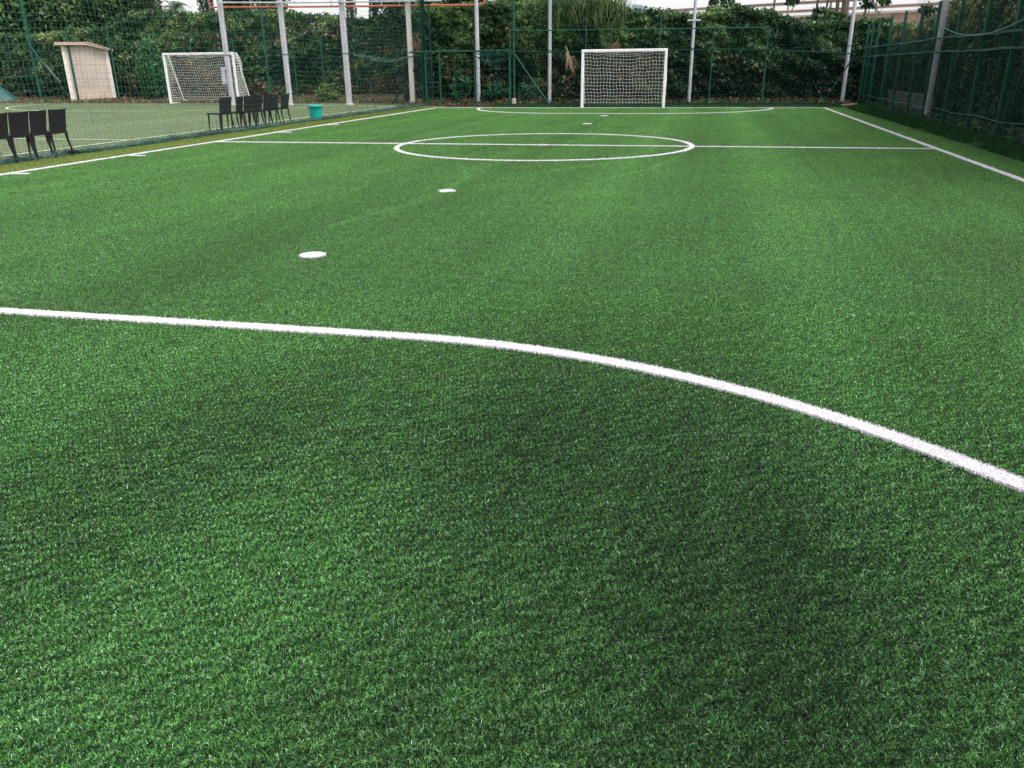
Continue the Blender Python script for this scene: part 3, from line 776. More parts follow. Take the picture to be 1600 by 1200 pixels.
for nm, z0, amp, ph in (('lower_rope',1.74,.025,0.),('upper_rope',2.04,.035,1.)):
    mb = MB()
    for k in range(5):
        mb.tube([(RX-.07+.018*math.sin(k*2+y_*5), y_, ropez(y_,z0,amp,ph)+.018*math.cos(k*2.3+y_*4)) for y_ in np.arange(12,34.6,.3)], .011, 4, False)
    mb.build(nm, 'netdark', f)
mb = MB()   # net drooping under the upper rope
for k in range(190):
    y_ = 34.4-k*.12; mb.tube([(RX-.08, y_, ropez(y_,2.04,.035,1.)),(RX-.09, y_+.05*math.sin(k), ropez(y_,1.74,.025,0.))], .0045, 3, False)
for k in range(8):
    mb.tube([(RX-.085, y_, 1.76+.035*k+.015*math.sin(y_*2+k)) for y_ in np.arange(12,34.5,.35)], .004, 3, False)
mb.build('drooping_net', 'shade', f)
mb = MB()   # lower net, finer
for k in range(34):
    mb.tube([(RX-.07-.02*math.sin(y_*1.7+k*.2), y_, .05+.05*k+.006*math.sin(y_*3+k)) for y_ in np.arange(12,34.6,.5)], .0032, 3, False)
for k in range(230):
    y_ = 34.5-k*.1; mb.tube([(RX-.075,y_,.04),(RX-.075,y_+.02*math.sin(k),1.74)], .0018, 3, False)
mb.build('lower_net', 'shade', f)
mb = MB()   # loose loop of rope
mb.tube([(RX-.1, y_, 2.02+.34*((y_-20.3)/3.4)**2) for y_ in np.linspace(17.5,23.6,16)], .014, 5, False)
mb.build('loose_rope', 'netpale', f)
MB().tube([(RX-.08, y_, .42+.02*math.sin(y_*2)) for y_ in np.arange(12,34,.5)], .006, 4, False).build('tension_wire', 'netpale', f)
mb = MB()   # upper net
for k in range(16):
    mb.tube([(RX-.02+.03*math.sin(y_*2+k), y_, 2.1+k*.14) for y_ in np.arange(12,27,.5)], .0028, 3, False)
for k in range(120):
    y_ = 27-k*.13; mb.tube([(RX-.02,y_,2.05),(RX-.02,y_+.03*math.sin(k),4.3)], .0028, 3, False)
mb.build('upper_net', 'greend', f)

# low block wall behind the side fence
w = thing('block_wall', 'low pale block wall seen through the foot of the side fence', 'wall', (6.5,27.5,0))
mb = MB()
for r_ in range(4):
    for k in range(15):
        y0 = 27.2+k*.4+(.2 if r_ % 2 else 0)
        mb.bevbox((6.42,y0,-.02+r_*.155),(6.6,y0+.385,-.02+r_*.155+.143),.008)
mb.build('blocks', 'block', w)

# ------------------------------------------------------------------ shed
SY = 39.05
def sx(px_, py_, Y=SY): return atY(px_, py_, Y)
ztop = 2.80; zr = 2.66; W_ = 1.08; D_ = 1.7; xk = .12
s = thing('garden_shed', 'small pale beige rendered shed with a flat reddish roof edge', 'shed', (-31.75,39.15,0), rz=math.radians(38))
MB().prism([(-W_,.62),(W_,.62),(W_,zr-.07),(xk,ztop-.02),(-W_,ztop-.02)], 1, 0, D_).build('wall', 'render_wall', s, local=True)
MB().box((-W_-.003,-.004,0),(W_+.003,D_,.617)).build('plinth', 'plinth', s, local=True)
MB().box((-W_-.012,-.025,.0),(-W_+.15,-.006,ztop-.04)).build('corner_trim', 'trim', s, local=True)
MB().box((W_-.16,-.025,.0),(W_+.012,-.006,zr-.10)).build('corner_trim', 'trim', s, local=True)
MB().prism([(-W_-.26,ztop),(xk,ztop),(W_+.26,zr-.16),(W_+.26,zr-.10),(xk,ztop+.15),(-W_-.26,ztop+.14)], 1, -.28, D_+.2).build('roof', 'roofm', s, local=True)
mb = MB()
for k in range(9):   # tile ends on the sloping side
    t0 = k/9; X = xk+(W_+.26-xk)*t0; Z = ztop+.15+(zr-.10-ztop-.15)*t0
    mb.bevbox((X,-.31,Z-.045),(X+.12,D_+.2,Z+.012),.008)
mb.build('roof_tiles', 'roofm', s, local=True)
q = atY(349.5,118,PY-.14)
t = thing('notice_panel', 'small blank white panel fixed to the pole behind the left goal', 'panel', q)
MB().bevbox((q[0]-.10,PY-.17,q[2]-.36),(q[0]+.10,PY-.145,q[2]+.36),.008).build('board', 'pole', t)
MB().tube([(q[0],PY-.14,q[2]+.3),(q[0]+.2,PY-.10,q[2]+.3)], .02, 6).build('bracket', 'galv', t)

# tarp heap at the left edge
t = thing('tarpaulin_heap', 'dark teal tarpaulin heap at the left edge of the back hedge', 'tarpaulin', (-37.4,38.6,0))
mb = MB(); nu, nv = 26, 12; vs = []
for i in range(nu+1):
    for j in range(nv+1):
        a = 2*PI*i/nu; q = j/nv; rr = 1-q
        R_ = (1.5+.2*math.sin(3*a+1)+.12*math.sin(5*a))*q
        vs.append((-37.9+R_*math.cos(a), 38.5+.8*R_*math.sin(a), .95*(1-q**2)**.8*(1+.08*math.sin(7*a+q*9))+.005))
mb.add(vs, [(i*(nv+1)+j, i*(nv+1)+j+1, (i+1)*(nv+1)+j+1, (i+1)*(nv+1)+j) for i in range(nu) for j in range(nv)])
mb.build('cover', 'tarp', t, smooth=True)

# ------------------------------------------------------------------ planting
GRN = [(.008,.024,.010),(.018,.055,.020),(.042,.105,.036),(.095,.17,.056),(.18,.24,.09)]
DK = [(.006,.019,.010),(.016,.045,.018),(.042,.095,.034),(.095,.17,.060)]
BR = np.array([(.20,.115,.075),(.30,.19,.12),(.13,.08,.05),(.36,.24,.14)])
def hedge(name, lab, xs, tops, yf, depth, n, size, pal, w, brown, seed, parent=None, zb=.0, lit=1.):
    """front face at y = yf, top profile tops over xs"""
    x0, x1 = xs[0], xs[-1]
    h = thing(name, lab, 'hedge', ((x0+x1)/2, yf+depth/2, 0))
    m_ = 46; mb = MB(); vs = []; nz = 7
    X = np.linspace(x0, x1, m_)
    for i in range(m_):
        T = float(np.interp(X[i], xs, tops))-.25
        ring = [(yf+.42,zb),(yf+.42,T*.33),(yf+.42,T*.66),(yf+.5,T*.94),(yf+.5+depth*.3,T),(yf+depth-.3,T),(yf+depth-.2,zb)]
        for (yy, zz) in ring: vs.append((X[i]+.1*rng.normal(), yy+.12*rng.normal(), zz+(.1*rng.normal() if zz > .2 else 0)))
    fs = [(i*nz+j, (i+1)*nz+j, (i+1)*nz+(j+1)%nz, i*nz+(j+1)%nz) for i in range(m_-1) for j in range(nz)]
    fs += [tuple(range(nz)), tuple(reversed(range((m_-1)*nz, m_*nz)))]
    mb.add(vs, fs).build('shadow_core', 'dark_core', h)  # near-black backing shell, painted as the shade inside the hedge
    # leaves: 78% front, 22% top
    x = rng.uniform(x0, x1, n); T = np.interp(x, xs, tops); k = rng.uniform(0,1,n) < .78
    z = np.where(k, zb+.02+(T-zb)*rng.uniform(0,1,n)**.85, T+.05*rng.normal(size=n))
    lump = snoise(x*1.6, z*1.9, 0, seed=seed)
    lump2 = snoise(x*4.5, z*5., 0, seed=seed+1, oct=2)
    y = np.where(k, yf+.02-.20*lump-.13*lump2+np.abs(rng.normal(size=n))*.09+.12*(z/T)**6, yf+rng.uniform(.1,depth,n))
    z = z+np.where(k, 0, .12*snoise(x*3, y*3, 0, seed=seed+2)+.08*np.abs(rng.normal(size=n)))
    # gaps: drop leaves in deep hollows
    keep = ~(k & ((lump+lump2*.8) < -.9) & (rng.uniform(0,1,n) < .15))
    x, y, z, k, lump, T = x[keep], y[keep], z[keep], k[keep], lump[keep], T[keep]; n = len(x)
    tone = snoise(x*.9, z*1.3, 0, seed=seed+5)*.8+(z/T-.5)*.9+.35*lump-.25*np.clip((x+3)/8,0,1)*(zb == 0)*(yf < 38)  # shading painted into leaf tone: hollows, foot and right end darker
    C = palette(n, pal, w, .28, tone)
    br = snoise(x*.8, z*1.6, 0, seed=seed+9)
    kb = (rng.uniform(0,1,n) < brown*np.clip(.30+1.0*br-1.3*(z/T-.40), .02, 1.)*np.where((x < -27)|(x > -2), .35, 1.))
    C[kb] = BR[rng.integers(0,4,kb.sum())]*rng.uniform(.5,1.2,(kb.sum(),1))
    V, Fq, Cc = leaf_arrays(np.stack([x,y,z],1), size*rng.uniform(.6,1.5,n), C*lit, .62, (0,-.7,.35), .8, .4)
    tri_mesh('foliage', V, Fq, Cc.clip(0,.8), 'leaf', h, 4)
    return h
def prof(pts, Y): 
    q = sorted([(atY(px_, py_, Y)[0], atY(px_, py_, Y)[2]) for px_, py_ in pts]); return [a for a,_ in q], [b for _,b in q]
HY = 36.1
xs, tops = prof([(625,22),(660,16),(700,18),(740,14),(790,12),(840,12),(880,10),(930,10),(960,14),(985,24),(1010,25),(1050,25),(1075,30),(1100,30),(1115,22),(1150,18),(1180,22),(1210,25),(1228,37),(1260,43),(1300,43),(1345,37),(1395,40)], HY)
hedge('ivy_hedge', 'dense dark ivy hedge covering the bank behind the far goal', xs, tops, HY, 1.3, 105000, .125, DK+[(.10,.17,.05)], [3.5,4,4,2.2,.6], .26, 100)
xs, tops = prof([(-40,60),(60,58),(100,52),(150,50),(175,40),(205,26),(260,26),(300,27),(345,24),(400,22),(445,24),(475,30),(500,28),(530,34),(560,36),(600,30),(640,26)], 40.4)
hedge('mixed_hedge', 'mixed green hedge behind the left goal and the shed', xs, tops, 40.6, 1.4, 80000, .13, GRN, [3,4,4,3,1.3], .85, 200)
# brighter laurel bush between shed and goal
def bush(name, lab, c, rx, ry, rz, n, size, pal, w, zmin=.0, cat='bush', stems=5, droop=.3, group=None, aspect=.5):
    h = thing(name, lab, cat, (c[0],c[1],zmin), group)
    nk = max(8, int(n/110)); d = unit(rng.normal(size=(nk,3))); rad = rng.uniform(.45,1,nk)[:,None]
    K = d*rad*np.array([rx,ry,rz])+np.array(c); tn = rng.normal(size=nk)*.4+d[:,2]*.3
    i = rng.integers(0,nk,n); P = K[i]+rng.normal(size=(n,3))*np.array([rx,ry,rz])*.13+rng.normal(size=(n,3))*.04
    ok = P[:,2] > zmin+.03; P = P[ok]; i = i[ok]; C = palette(len(P), pal, w, .25, tn[i])
    V, Fq, Cc = leaf_arrays(P, size*rng.uniform(.6,1.4,len(P)), C, aspect, (0,-.4,.5), .9, droop)
    tri_mesh('foliage', V, Fq, Cc.clip(0,.8), 'leaf', h, 4)
    mb = MB()
    for s_ in range(stems):
        a = rng.uniform(0,2*PI); q = K[rng.integers(0,nk)]
        mb.tube([(c[0]+.1*math.cos(a), c[1]+.1*math.sin(a), zmin),((c[0]+q[0])/2+.05, (c[1]+q[1])/2, (zmin+q[2])/2),tuple(q)], [.03*rz,.02*rz,.008*rz], 5)
    mb.build('stems', 'bark', h)
    return h
LG = [(.02,.075,.025),(.035,.11,.035),(.055,.16,.05),(.09,.22,.07)]
bush('laurel_bush', 'glossy bright green laurel bush between the shed and the left goal', (X_at(225,110,39.1)+.25,39.55,1.5), 1.05,.55,1.5, 7000, .15, LG, [2,4,3,2], 0.)
bush('weed_clump', 'yellowish weed clump at the foot of the hedge left of the beige pole', (X_at(512,135,38.2),38.3,.45), .75,.35,.5, 1500, .11, [(.05,.10,.025),(.11,.17,.05),(.18,.22,.07)], [2,3,2], 0.)
bush('fern_plant', 'leafy green plant behind the middle of the wire gate', (X_at(722,128,35.6),35.55,.65), .55,.25,.6, 900, .22, [(.02,.09,.04),(.04,.14,.06),(.06,.18,.08)], [2,3,2], 0., aspect=.3)
bush('fern_plant', 'dark leafy plant behind the right leaf of the wire gate', (X_at(772,138,35.6),35.55,.5), .6,.25,.4, 800, .2, [(.015,.07,.03),(.03,.11,.05)], [2,3], 0., aspect=.3)
bush('weed_clump', 'low blue green weeds at the foot of the braced grey pole', (X_at(828,142,35.6),35.6,.4), .55,.25,.4, 1200, .11, [(.015,.07,.04),(.03,.10,.055)], [2,3], 0.)

# leaf litter and weeds along the foot of the hedges: one uncountable mass
n = 26000
x = np.concatenate([rng.uniform(-12.8,5.2,n//2), rng.uniform(-40,-12.8,n//2)]); k = x > -12.8
y = np.where(k, rng.uniform(34.9,36.2,n), rng.uniform(37.6,40.0,n)); z = np.abs(rng.normal(size=n))*.05+np.where(k, (y-34.9)*.13, (y-37.6)*.08)
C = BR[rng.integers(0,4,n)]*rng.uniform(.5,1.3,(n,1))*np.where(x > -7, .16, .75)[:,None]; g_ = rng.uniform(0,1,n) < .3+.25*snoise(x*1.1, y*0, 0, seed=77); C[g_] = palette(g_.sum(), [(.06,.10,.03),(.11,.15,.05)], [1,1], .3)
V, Fq, Cc = leaf_arrays(np.stack([x,y,z],1), .085*rng.uniform(.5,1.5,n), C, .6, (0,-.2,1.), .6)
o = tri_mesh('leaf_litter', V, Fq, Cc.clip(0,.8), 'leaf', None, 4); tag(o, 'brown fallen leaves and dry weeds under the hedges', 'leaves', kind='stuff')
mb = MB(); nb = 60
mb.add([(-12.9,34.75,-.02),(5.6,34.75,-.02),(5.6,36.4,.2),(-12.9,36.4,.2)], [(0,1,2,3)]); mb.add([(-46,37.5,-.02),(-12.9,37.5,-.02),(-12.9,40.2,.22),(-46,40.2,.22)], [(0,1,2,3)])
mb.build('soil_bank', 'soil', kind='structure')
n = 16000
y = rng.uniform(9,34.5,n); x = rng.uniform(5.72,6.95,n); z = np.abs(rng.normal(size=n))*.05+.16*np.clip(snoise(x*1.5, y*1.5, 0, seed=91),0,1)*rng.uniform(0,1,n)
C = palette(n, DK+[(.10,.12,.05),(.12,.10,.06)], [3,4,4,1,1,1], .3)
V, Fq, Cc = leaf_arrays(np.stack([x,y,z],1), .09*rng.uniform(.5,1.5,n), C, .6, (-.3,-.2,1.), .6)
o = tri_mesh('ground_ivy', V, Fq, Cc.clip(0,.8), 'leaf', None, 4); tag(o, 'dark ivy and dry leaves creeping under the right side fence', 'ground cover', kind='stuff')
# few fallen leaves on the turf
for px_, py_, lab in ((1199,170,'pale leaf lying on the turf near the far corner'),):
    pass

# right hedge beside the side fence (long in y)
def side_hedge():
    h = thing('ivy_hedge', 'tall ivy hedge rising behind the right side fence', 'hedge', (7.3,24,0))
    ysx = np.array([10,16,19,21,23,24.5,26,27.5,29,31,33,36.5]); tp = np.array([6.2,6.0,5.6,5.0,4.5,4.2,3.7,3.25,2.95,2.75,2.65,2.9])
    n = 70000; y = rng.uniform(10,36.5,n)**1.0; T = np.interp(y, ysx, tp); k = rng.uniform(0,1,n) < .85
    z = np.where(k, .02+T*rng.uniform(0,1,n), T+.05*rng.normal(size=n))
    lump = snoise(y*1.5, z*1.8, 0, seed=301); l2 = snoise(y*4.6, z*5, 0, seed=302, oct=2)
    x = np.where(k, 6.75-.16*lump-.12*l2+np.abs(rng.normal(size=n))*.09, 6.8+rng.uniform(0,1.2,n))
    blockzone = (y > 27) & (y < 33.5) & (z < .66)
    keep = ~(k & ((lump+l2*.8) < -.8) & (rng.uniform(0,1,n) < .6)) & ~(blockzone & (rng.uniform(0,1,n) < .86))
    x, y, z, lump, T = x[keep], y[keep], z[keep], lump[keep], T[keep]; n = len(x)
    tone = snoise(y*.9, z*1.2, 0, seed=305)*.7+(z-2.3)*.95  # sunlit top and shaded foot painted into the leaf colours by height
    C = palette(n, [(.018,.050,.028),(.040,.095,.045),(.090,.165,.070),(.18,.25,.11),(.36,.38,.19)], [3,4,4,3,2], .3, tone)
    dry = (rng.uniform(0,1,n) < np.clip(.04+.14*snoise(y*.7, z*1.1, 0, seed=309)+.16*(z > 2.4), .01, .5)); C[dry] = np.array([.13,.12,.06])*rng.uniform(.5,1.5,(dry.sum(),1))
    V, Fq, Cc = leaf_arrays(np.stack([x,y,z],1), .095*rng.uniform(.6,1.4,n), C, .55, (-.7,-.1,.35), .8, .4)
    tri_mesh('foliage', V, Fq, Cc.clip(0,.8), 'leaf', h, 4)
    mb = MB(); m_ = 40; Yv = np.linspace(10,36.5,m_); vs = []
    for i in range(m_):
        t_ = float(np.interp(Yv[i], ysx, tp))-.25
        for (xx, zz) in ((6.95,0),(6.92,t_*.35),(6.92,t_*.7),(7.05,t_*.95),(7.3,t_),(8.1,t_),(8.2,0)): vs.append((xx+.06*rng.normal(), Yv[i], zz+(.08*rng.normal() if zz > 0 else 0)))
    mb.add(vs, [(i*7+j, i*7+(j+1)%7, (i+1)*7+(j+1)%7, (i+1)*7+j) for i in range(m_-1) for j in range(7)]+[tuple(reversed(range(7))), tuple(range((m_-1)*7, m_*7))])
    mb.build('shadow_core', 'dark_core', h)  # backing shell coloured as the dark shaded interior, not real branches
    mb = MB()
    for s_ in range(11):
        y0 = rng.uniform(14,34); MB().tube([(6.72+.05*rng.normal(), y0+.25*t*rng.normal(), .1+t*rng.uniform(1.2,2.6)) for t in np.linspace(0,1,6)], .010, 4, False).build('stem', 'bark', h)
side_hedge()

# trees
def tree(name, lab, c, trunk_h, trunk_r, crown_c, R, n, size, pal, w, limbs=7, group=None, droop=.5, sparse=1., lean=0., aspect=.5):
    t = thing(name, lab, 'tree', c, group)
    cx_, cy_, cz_ = crown_c; nk = max(10, int(n/130*sparse))
    d = unit(rng.normal(size=(nk,3))); K = d*rng.uniform(.35,1,(nk,1))*np.array(R)+np.array(crown_c)
    mb = MB(); top = (cx_, cy_, cz_-R[2]*.1)
    z0 = c[2]
    pts = [(c[0]+(cx_-c[0])*q**1.5+.04*rng.normal(), c[1]+(cy_-c[1])*q, z0+(top[2]-z0)*q) for q in np.linspace(0,1,6)]
    mb.tube(pts, np.linspace(trunk_r, trunk_r*.35, 6), 9)
    for i in range(min(limbs, nk)):
        q = rng.uniform(.35,.9); b0 = np.array(pts[int(q*5)]); e = K[i]; m_ = (b0+e)/2+np.array([0,0,.15*R[2]])*rng.uniform(-.3,1)
        mb.tube([b0, m_, e], [trunk_r*.4, trunk_r*.25, trunk_r*.08], 5)
    mb.build('trunk', 'bark', t)
    i = rng.integers(0,nk,n); s_ = rng.uniform(.10,.24,nk)[i][:,None]
    P = K[i]+rng.normal(size=(n,3))*np.array(R)*s_
    tn = rng.normal(size=nk)*.4+d[:,2]*.35
    C = palette(n, pal, w, .25, tn[i])
    V, Fq, Cc = leaf_arrays(P, size*rng.uniform(.6,1.5,n), C, aspect, (0,-.3,.6), 1., droop)
    tri_mesh('crown', V, Fq, Cc.clip(0,.8), 'leaf', t, 4)
    return t
def cypress(lab, px_, Y, r, h, n, pal, w, ivy=False, zb=1.0, size=.13):
    xx = X_at(px_, 10, Y); t = thing('cypress_tree', lab, 'tree', (xx,Y,zb), 'dark columnar trees beyond the hedge')
    MB().tube([(xx,Y,zb),(xx+.05,Y,zb+h*.5),(xx,Y,zb+h*.95)], [.14,.09,.03], 8).build('trunk', 'bark', t)
    z = rng.uniform(0,1,n); a = rng.uniform(0,2*PI,n)
    lump = snoise(np.cos(a)*1.5+px_, np.sin(a)*1.5, z*h*1.1, seed=int(px_))
    rr = r*(1-.75*z**1.8)*(.35+.65*np.clip(z*6,0,1))*(.82+.28*lump)*np.sqrt(rng.uniform(.35,1,n))
    P = np.stack([xx+rr*np.cos(a), Y+rr*np.sin(a), zb+.3+z*h], 1)
    C = palette(n, pal, w, .28, lump*.6+.2*rng.normal(size=n))
    V, Fq, Cc = leaf_arrays(P, size*rng.uniform(.6,1.4,n), C, .45, (0,-.3,.4), .9, -.3)
    tri_mesh('crown', V, Fq, Cc.clip(0,.8), 'leaf', t, 4)
def at3(px_, py_, Y): return atY(px_, py_, Y)
q = at3(35,10,44.5); tree('broadleaf_tree', 'big broadleaf tree with yellowish lower leaves at the left edge', (q[0],44.5,0), 4., .28, (q[0],43.8,4.6), (3.6,2.0,3.6), 20000, .30, GRN, [2,3,4,5,5], 9, droop=.8)
q = at3(125,10,43.5); tree('broadleaf_tree', 'dense dark green tree behind the shed', (q[0],43.5,0), 4., .25, (q[0],43.2,4.8), (2.8,1.6,3.3), 15000, .26, GRN, [2,3,4,4,4], 9, droop=.8)
q = at3(190,10,43.0); tree('broadleaf_tree', 'olive green tree with hanging leaves right of the shed', (q[0],43,0), 4., .22, (q[0],43,5.6), (1.7,1.5,3.3), 9000, .25, [(.03,.07,.03),(.06,.12,.04),(.11,.18,.06),(.18,.24,.09)], [3,4,3,2], 8, droop=1.)
cypress('dark columnar tree left of the palm', 240, 41.8, .62, 7.5, 6000, DK+[(.06,.11,.04)], [3,4,3,2,1])
cypress('dark columnar tree between the palm and the orange pipe', 322, 41.8, .62, 7.8, 6000, DK+[(.06,.11,.04)], [3,4,3,2,1])
q = at3(392,5,42.5); tree('evergreen_tree', 'dark evergreen tree behind the pole beside the left goal', (q[0],42.5,0), 3., .22, (q[0],42.5,5.7), (1.9,1.5,2.9), 10000, .2, DK, [3,4,4,2], 8)
cypress('thin dark columnar tree right of the grey pole', 548, 41.2, .34, 6.8, 2600, DK, [3,4,3,2])
cypress('thin dark columnar tree at the left of the ivy covered mass', 583, 41.2, .36, 6.8, 2600, DK, [3,4,3,2])
q = at3(628,5,41); tree('evergreen_tree', 'dark ivy covered tree above the braced net post', (q[0],41,0), 3., .22, (q[0],41,5.2), (1.35,1.2,3.1), 9000, .16, DK, [3,4,4,2], 8)
q = at3(705,0,40); tree('evergreen_tree', 'dark ivy covered tree above the wire gate', (q[0],40,0), 3., .25, (q[0],40,5.0), (1.9,1.2,3.0), 13000, .16, DK+[(.06,.12,.04)], [3,4,4,2,1], 8)
q = at3(822,18,42); tree('broadleaf_tree', 'small bright yellow green tree behind the tall green post', (q[0],42,1.), 2., .12, (q[0],42,4.35), (1.1,.8,.8), 2600, .2, [(.14,.20,.04),(.24,.30,.07),(.34,.36,.09)], [2,3,2], 6)
q = at3(895,0,39.8); tree('evergreen_tree', 'dark tree behind the reeds left of the far goal', (q[0],39.8,0), 3., .2, (q[0]+.2,39.8,5.0), (1.9,1.0,1.9), 9000, .16, DK+[(.06,.12,.04)], [3,4,4,2,1], 8)
cypress('ivy wrapped column tree above the far goal right side', 1127, 38.6, .85, 6.8, 8500, DK+[(.07,.13,.04)], [3,4,3,2,1], zb=.8, size=.14)
# slim trunks on the bank at the right
for px_, r_, h_, lab, m_n in ((1209,.055,6.,'slim dark leaning trunk on the bank left of the tree group',500),(1274,.07,6.,'slim pale trunk left of the thick trunk group',700),
                        (1286,.06,5.5,'slim trunk with forked branches on the right bank',700),(1307,.10,6.5,'brownish trunk touching the thick grey trunk',900),
                        (1318,.20,7.5,'thick dark grey trunk on the right bank',2200),(1350,.06,6.5,'slim dark trunk right of the corner pole',900)):
    q = at3(px_, 20, 38.6)
    tree('bank_tree', lab, (q[0],38.6,1.8), 3., r_, (q[0]+.3,38.8,7.2), (1.5,1.3,1.9), m_n, .2, DK, [3,4,4,2], 6, 'trees on the bank above the ivy hedge', 1.2, 1.)
q = at3(1236,4,38.8); bush('hanging_branch', 'dark leafy branch hanging before the pale sky', (q[0],38.8,q[2]+.15), .55,.3,.28, 260, .17, DK, [3,4,4,2], q[2]-.3, 'branch', 3, 1.)
q = at3(1290,24,38.4); bush('bank_shrub', 'dark leafy shrub around the slim trunks', (q[0],38.2,q[2]-.2), 1.0,.4,.5, 900, .16, DK, [3,4,4,2], q[2]-.9, 'bush', 5, .8)
q = at3(1375,4,37.5); bush('hanging_branch', 'drooping dark branch above the corner of the side fence', (q[0],37.5,q[2]+.25), .9,.4,.4, 800, .18, DK, [3,4,4,2], q[2]-.4, 'branch', 4, 1.2)
q = at3(1462,6,34); bush('bank_shrub', 'dark shrub on the bank behind the tallest side hedge', (q[0]+.3,34,q[2]-.1), .9,.6,.6, 900, .13, DK, [3,4,4,2], q[2]-.9, 'bush', 4, .6)

def fronds(mb_list, c, nf, L, w, up, droop, seed, leaflets=22, C=None, narrow=False):
    r = np.random.default_rng(seed); Vs=[]; n=0; Fs=[]; Cs=[]
    for k in range(nf):
        a = 2*PI*k/nf+r.uniform(-.2,.2); el = r.uniform(*up); l = L*r.uniform(.8,1.1)
        mid = []
        for t in np.linspace(0,1,leaflets):
            h_ = l*(t*math.cos(el)); z_ = l*(t*math.sin(el)-droop*t*t)
            mid.append((c[0]+math.cos(a)*h_, c[1]+math.sin(a)*h_, c[2]+z_))
        mid = np.array(mid); side = np.array([-math.sin(a), math.cos(a), 0])
        for i in range(1, leaflets):
            ll = w*math.sin(PI*min(1,.12+.88*i/leaflets))*r.uniform(.8,1.1)
            for s_ in (-1,1):
                d = side*s_*.75+(mid[i]-mid[i-1])/np.linalg.norm(mid[i]-mid[i-1])*.6+np.array([0,0,-.25]); d /= np.linalg.norm(d)
                p0 = mid[i]; p1 = p0+d*ll; wd = (mid[i]-mid[i-1])*.35
                Vs += [p0-wd, p0+wd, p1+wd*.1, p1-wd*.1]; Fs.append((n,n+1,n+2,n+3)); n += 4
                cc = C[r.integers(0,len(C))]; Cs += [cc]*4
        mb_list.tube(mid[::3], .012, 4, False)
    return np.array(Vs), np.array(Fs), np.array(Cs)
def palm(lab, px_, py_, Y, L, nf, seed, trunk=True):
    q = at3(px_, py_, Y); t = thing('palm_tree', lab, 'palm', (q[0],Y,.0), None); mb = MB()
    V, Fq, Cc = fronds(mb, q, nf, L, L*.28, (-.1,1.25), .75, seed, 26, [(.04,.10,.035),(.07,.14,.05),(.10,.18,.07)])
    tri_mesh('fronds', V, Fq, Cc, 'leaf', t, 4); mb.build('frond_ribs', 'bark', t)
    MB().tube([(q[0],Y,0),(q[0]+.03,Y,q[2]*.5),(q[0],Y,q[2])], [.2,.17,.15], 10).build('trunk', 'bark', t)
palm('palm with arching fronds above the hedge left of the orange pipe', 272, 16, 43.5, 1.7, 22, 3)
palm('palm with thin drooping fronds above the wire gate right side', 785, 6, 41.5, 1.9, 16, 5)

# reeds hanging over the hedge left of the far goal
r_ = thing('reed_clump', 'tall arching reed leaves spilling over the hedge left of the far goal', 'reeds', (-5.6,36.9,0))
Vs=[]; Fs=[]; Cs=[]; n=0
for k in range(620):
    px_ = rng.uniform(862,978); b0 = np.array(atY(px_, rng.uniform(-25,34)+.12*abs(px_-905), 36.05+rng.uniform(-.35,.4)))-np.array([0,0,rng.uniform(.1,.4)])
    a = rng.normal()*.9-PI/2+.5*np.sign(rng.normal()); L = rng.uniform(.7,1.6); w_ = rng.uniform(.014,.028); out = rng.uniform(.25,.8)
    cc = np.array([(.11,.19,.075),(.20,.30,.13),(.34,.42,.21),(.05,.10,.04)][rng.integers(0,4)])
    side = np.array([-math.sin(a),math.cos(a),0])*w_; prev=None
    for i, t in enumerate(np.linspace(0,1,7)):
        p = b0+np.array([math.cos(a)*out*L*t, math.sin(a)*out*L*t-.15*t, L*(t-1.15*out*t*t)*1.0]); ww = side*(1-t*.93)
        Vs += [p-ww, p+ww]; Cs += [cc, cc]
        if i: Fs.append((n-2,n-1,n+1,n))
        n += 2
tri_mesh('leaves', np.array(Vs), np.array(Fs), np.array(Cs), 'leaf', r_, 4)
mb = MB()
for k in range(26):
    q = atY(rng.uniform(870,980), 30, 36.7+rng.uniform(0,.6)); mb.tube([(q[0],q[1],0),(q[0]+.1*rng.normal(),q[1],2.),(q[0]+.3*rng.normal(),q[1],4.3)], [.018,.015,.008], 5)
mb.build('canes', mat('cane', (.22,.24,.10), .6, .2), r_)
# dry palm frond caught on the fence
t = thing('dry_frond', 'dry straw coloured frond caught in the fence left of the far goal', 'dead leaf', atY(889,90,FY-.12))
mb = MB(); o_ = np.array(atY(886,80,FY-.12))
mb.tube([atY(884,72,FY-.1), atY(888,84,FY-.12), atY(893,100,FY-.12)], [.02,.025,.02], 6)
for k in range(16):
    e = atY(rng.uniform(883,905), rng.uniform(104,120), FY-.12-.1*rng.uniform(0,1)); mb.tube([tuple(o_+np.array([.02*rng.normal(),0,-.05])), tuple((o_+np.array(e))/2+np.array([.05*rng.normal(),0,.0])), e], [.018,.014,.004], 3)
mb.build('straw', mat('dry_straw', (.27,.18,.10), .8, .3, 10.), t)
t = thing('dead_branch', 'orange brown dead leaf spray above the far goal', 'dead leaf', atY(962,75,FY+.6))
q = [atY(959+rng.uniform(-9,9), 72+rng.uniform(-5,5), 35.75) for _ in range(60)]
V, Fq, Cc = leaf_arrays(np.array(q), .13*rng.uniform(.6,1.3,60), np.tile([.26,.12,.05],(60,1))*rng.uniform(.5,1.3,(60,1)), .5, (0,-.9,.2), .5)
tri_mesh('leaves', V, Fq, Cc, 'leaf', t, 4)
MB().tube([atY(966,62,35.7), atY(957,74,35.7)], .012, 4).build('twig', 'wood', t)
t = thing('dead_branch', 'orange brown dead leaf spray beside the beige pole above the gate', 'dead leaf', atY(651,72,FY+.9))
q = [atY(651+rng.normal()*5, 71+rng.normal()*7, 35.95) for _ in range(90)]
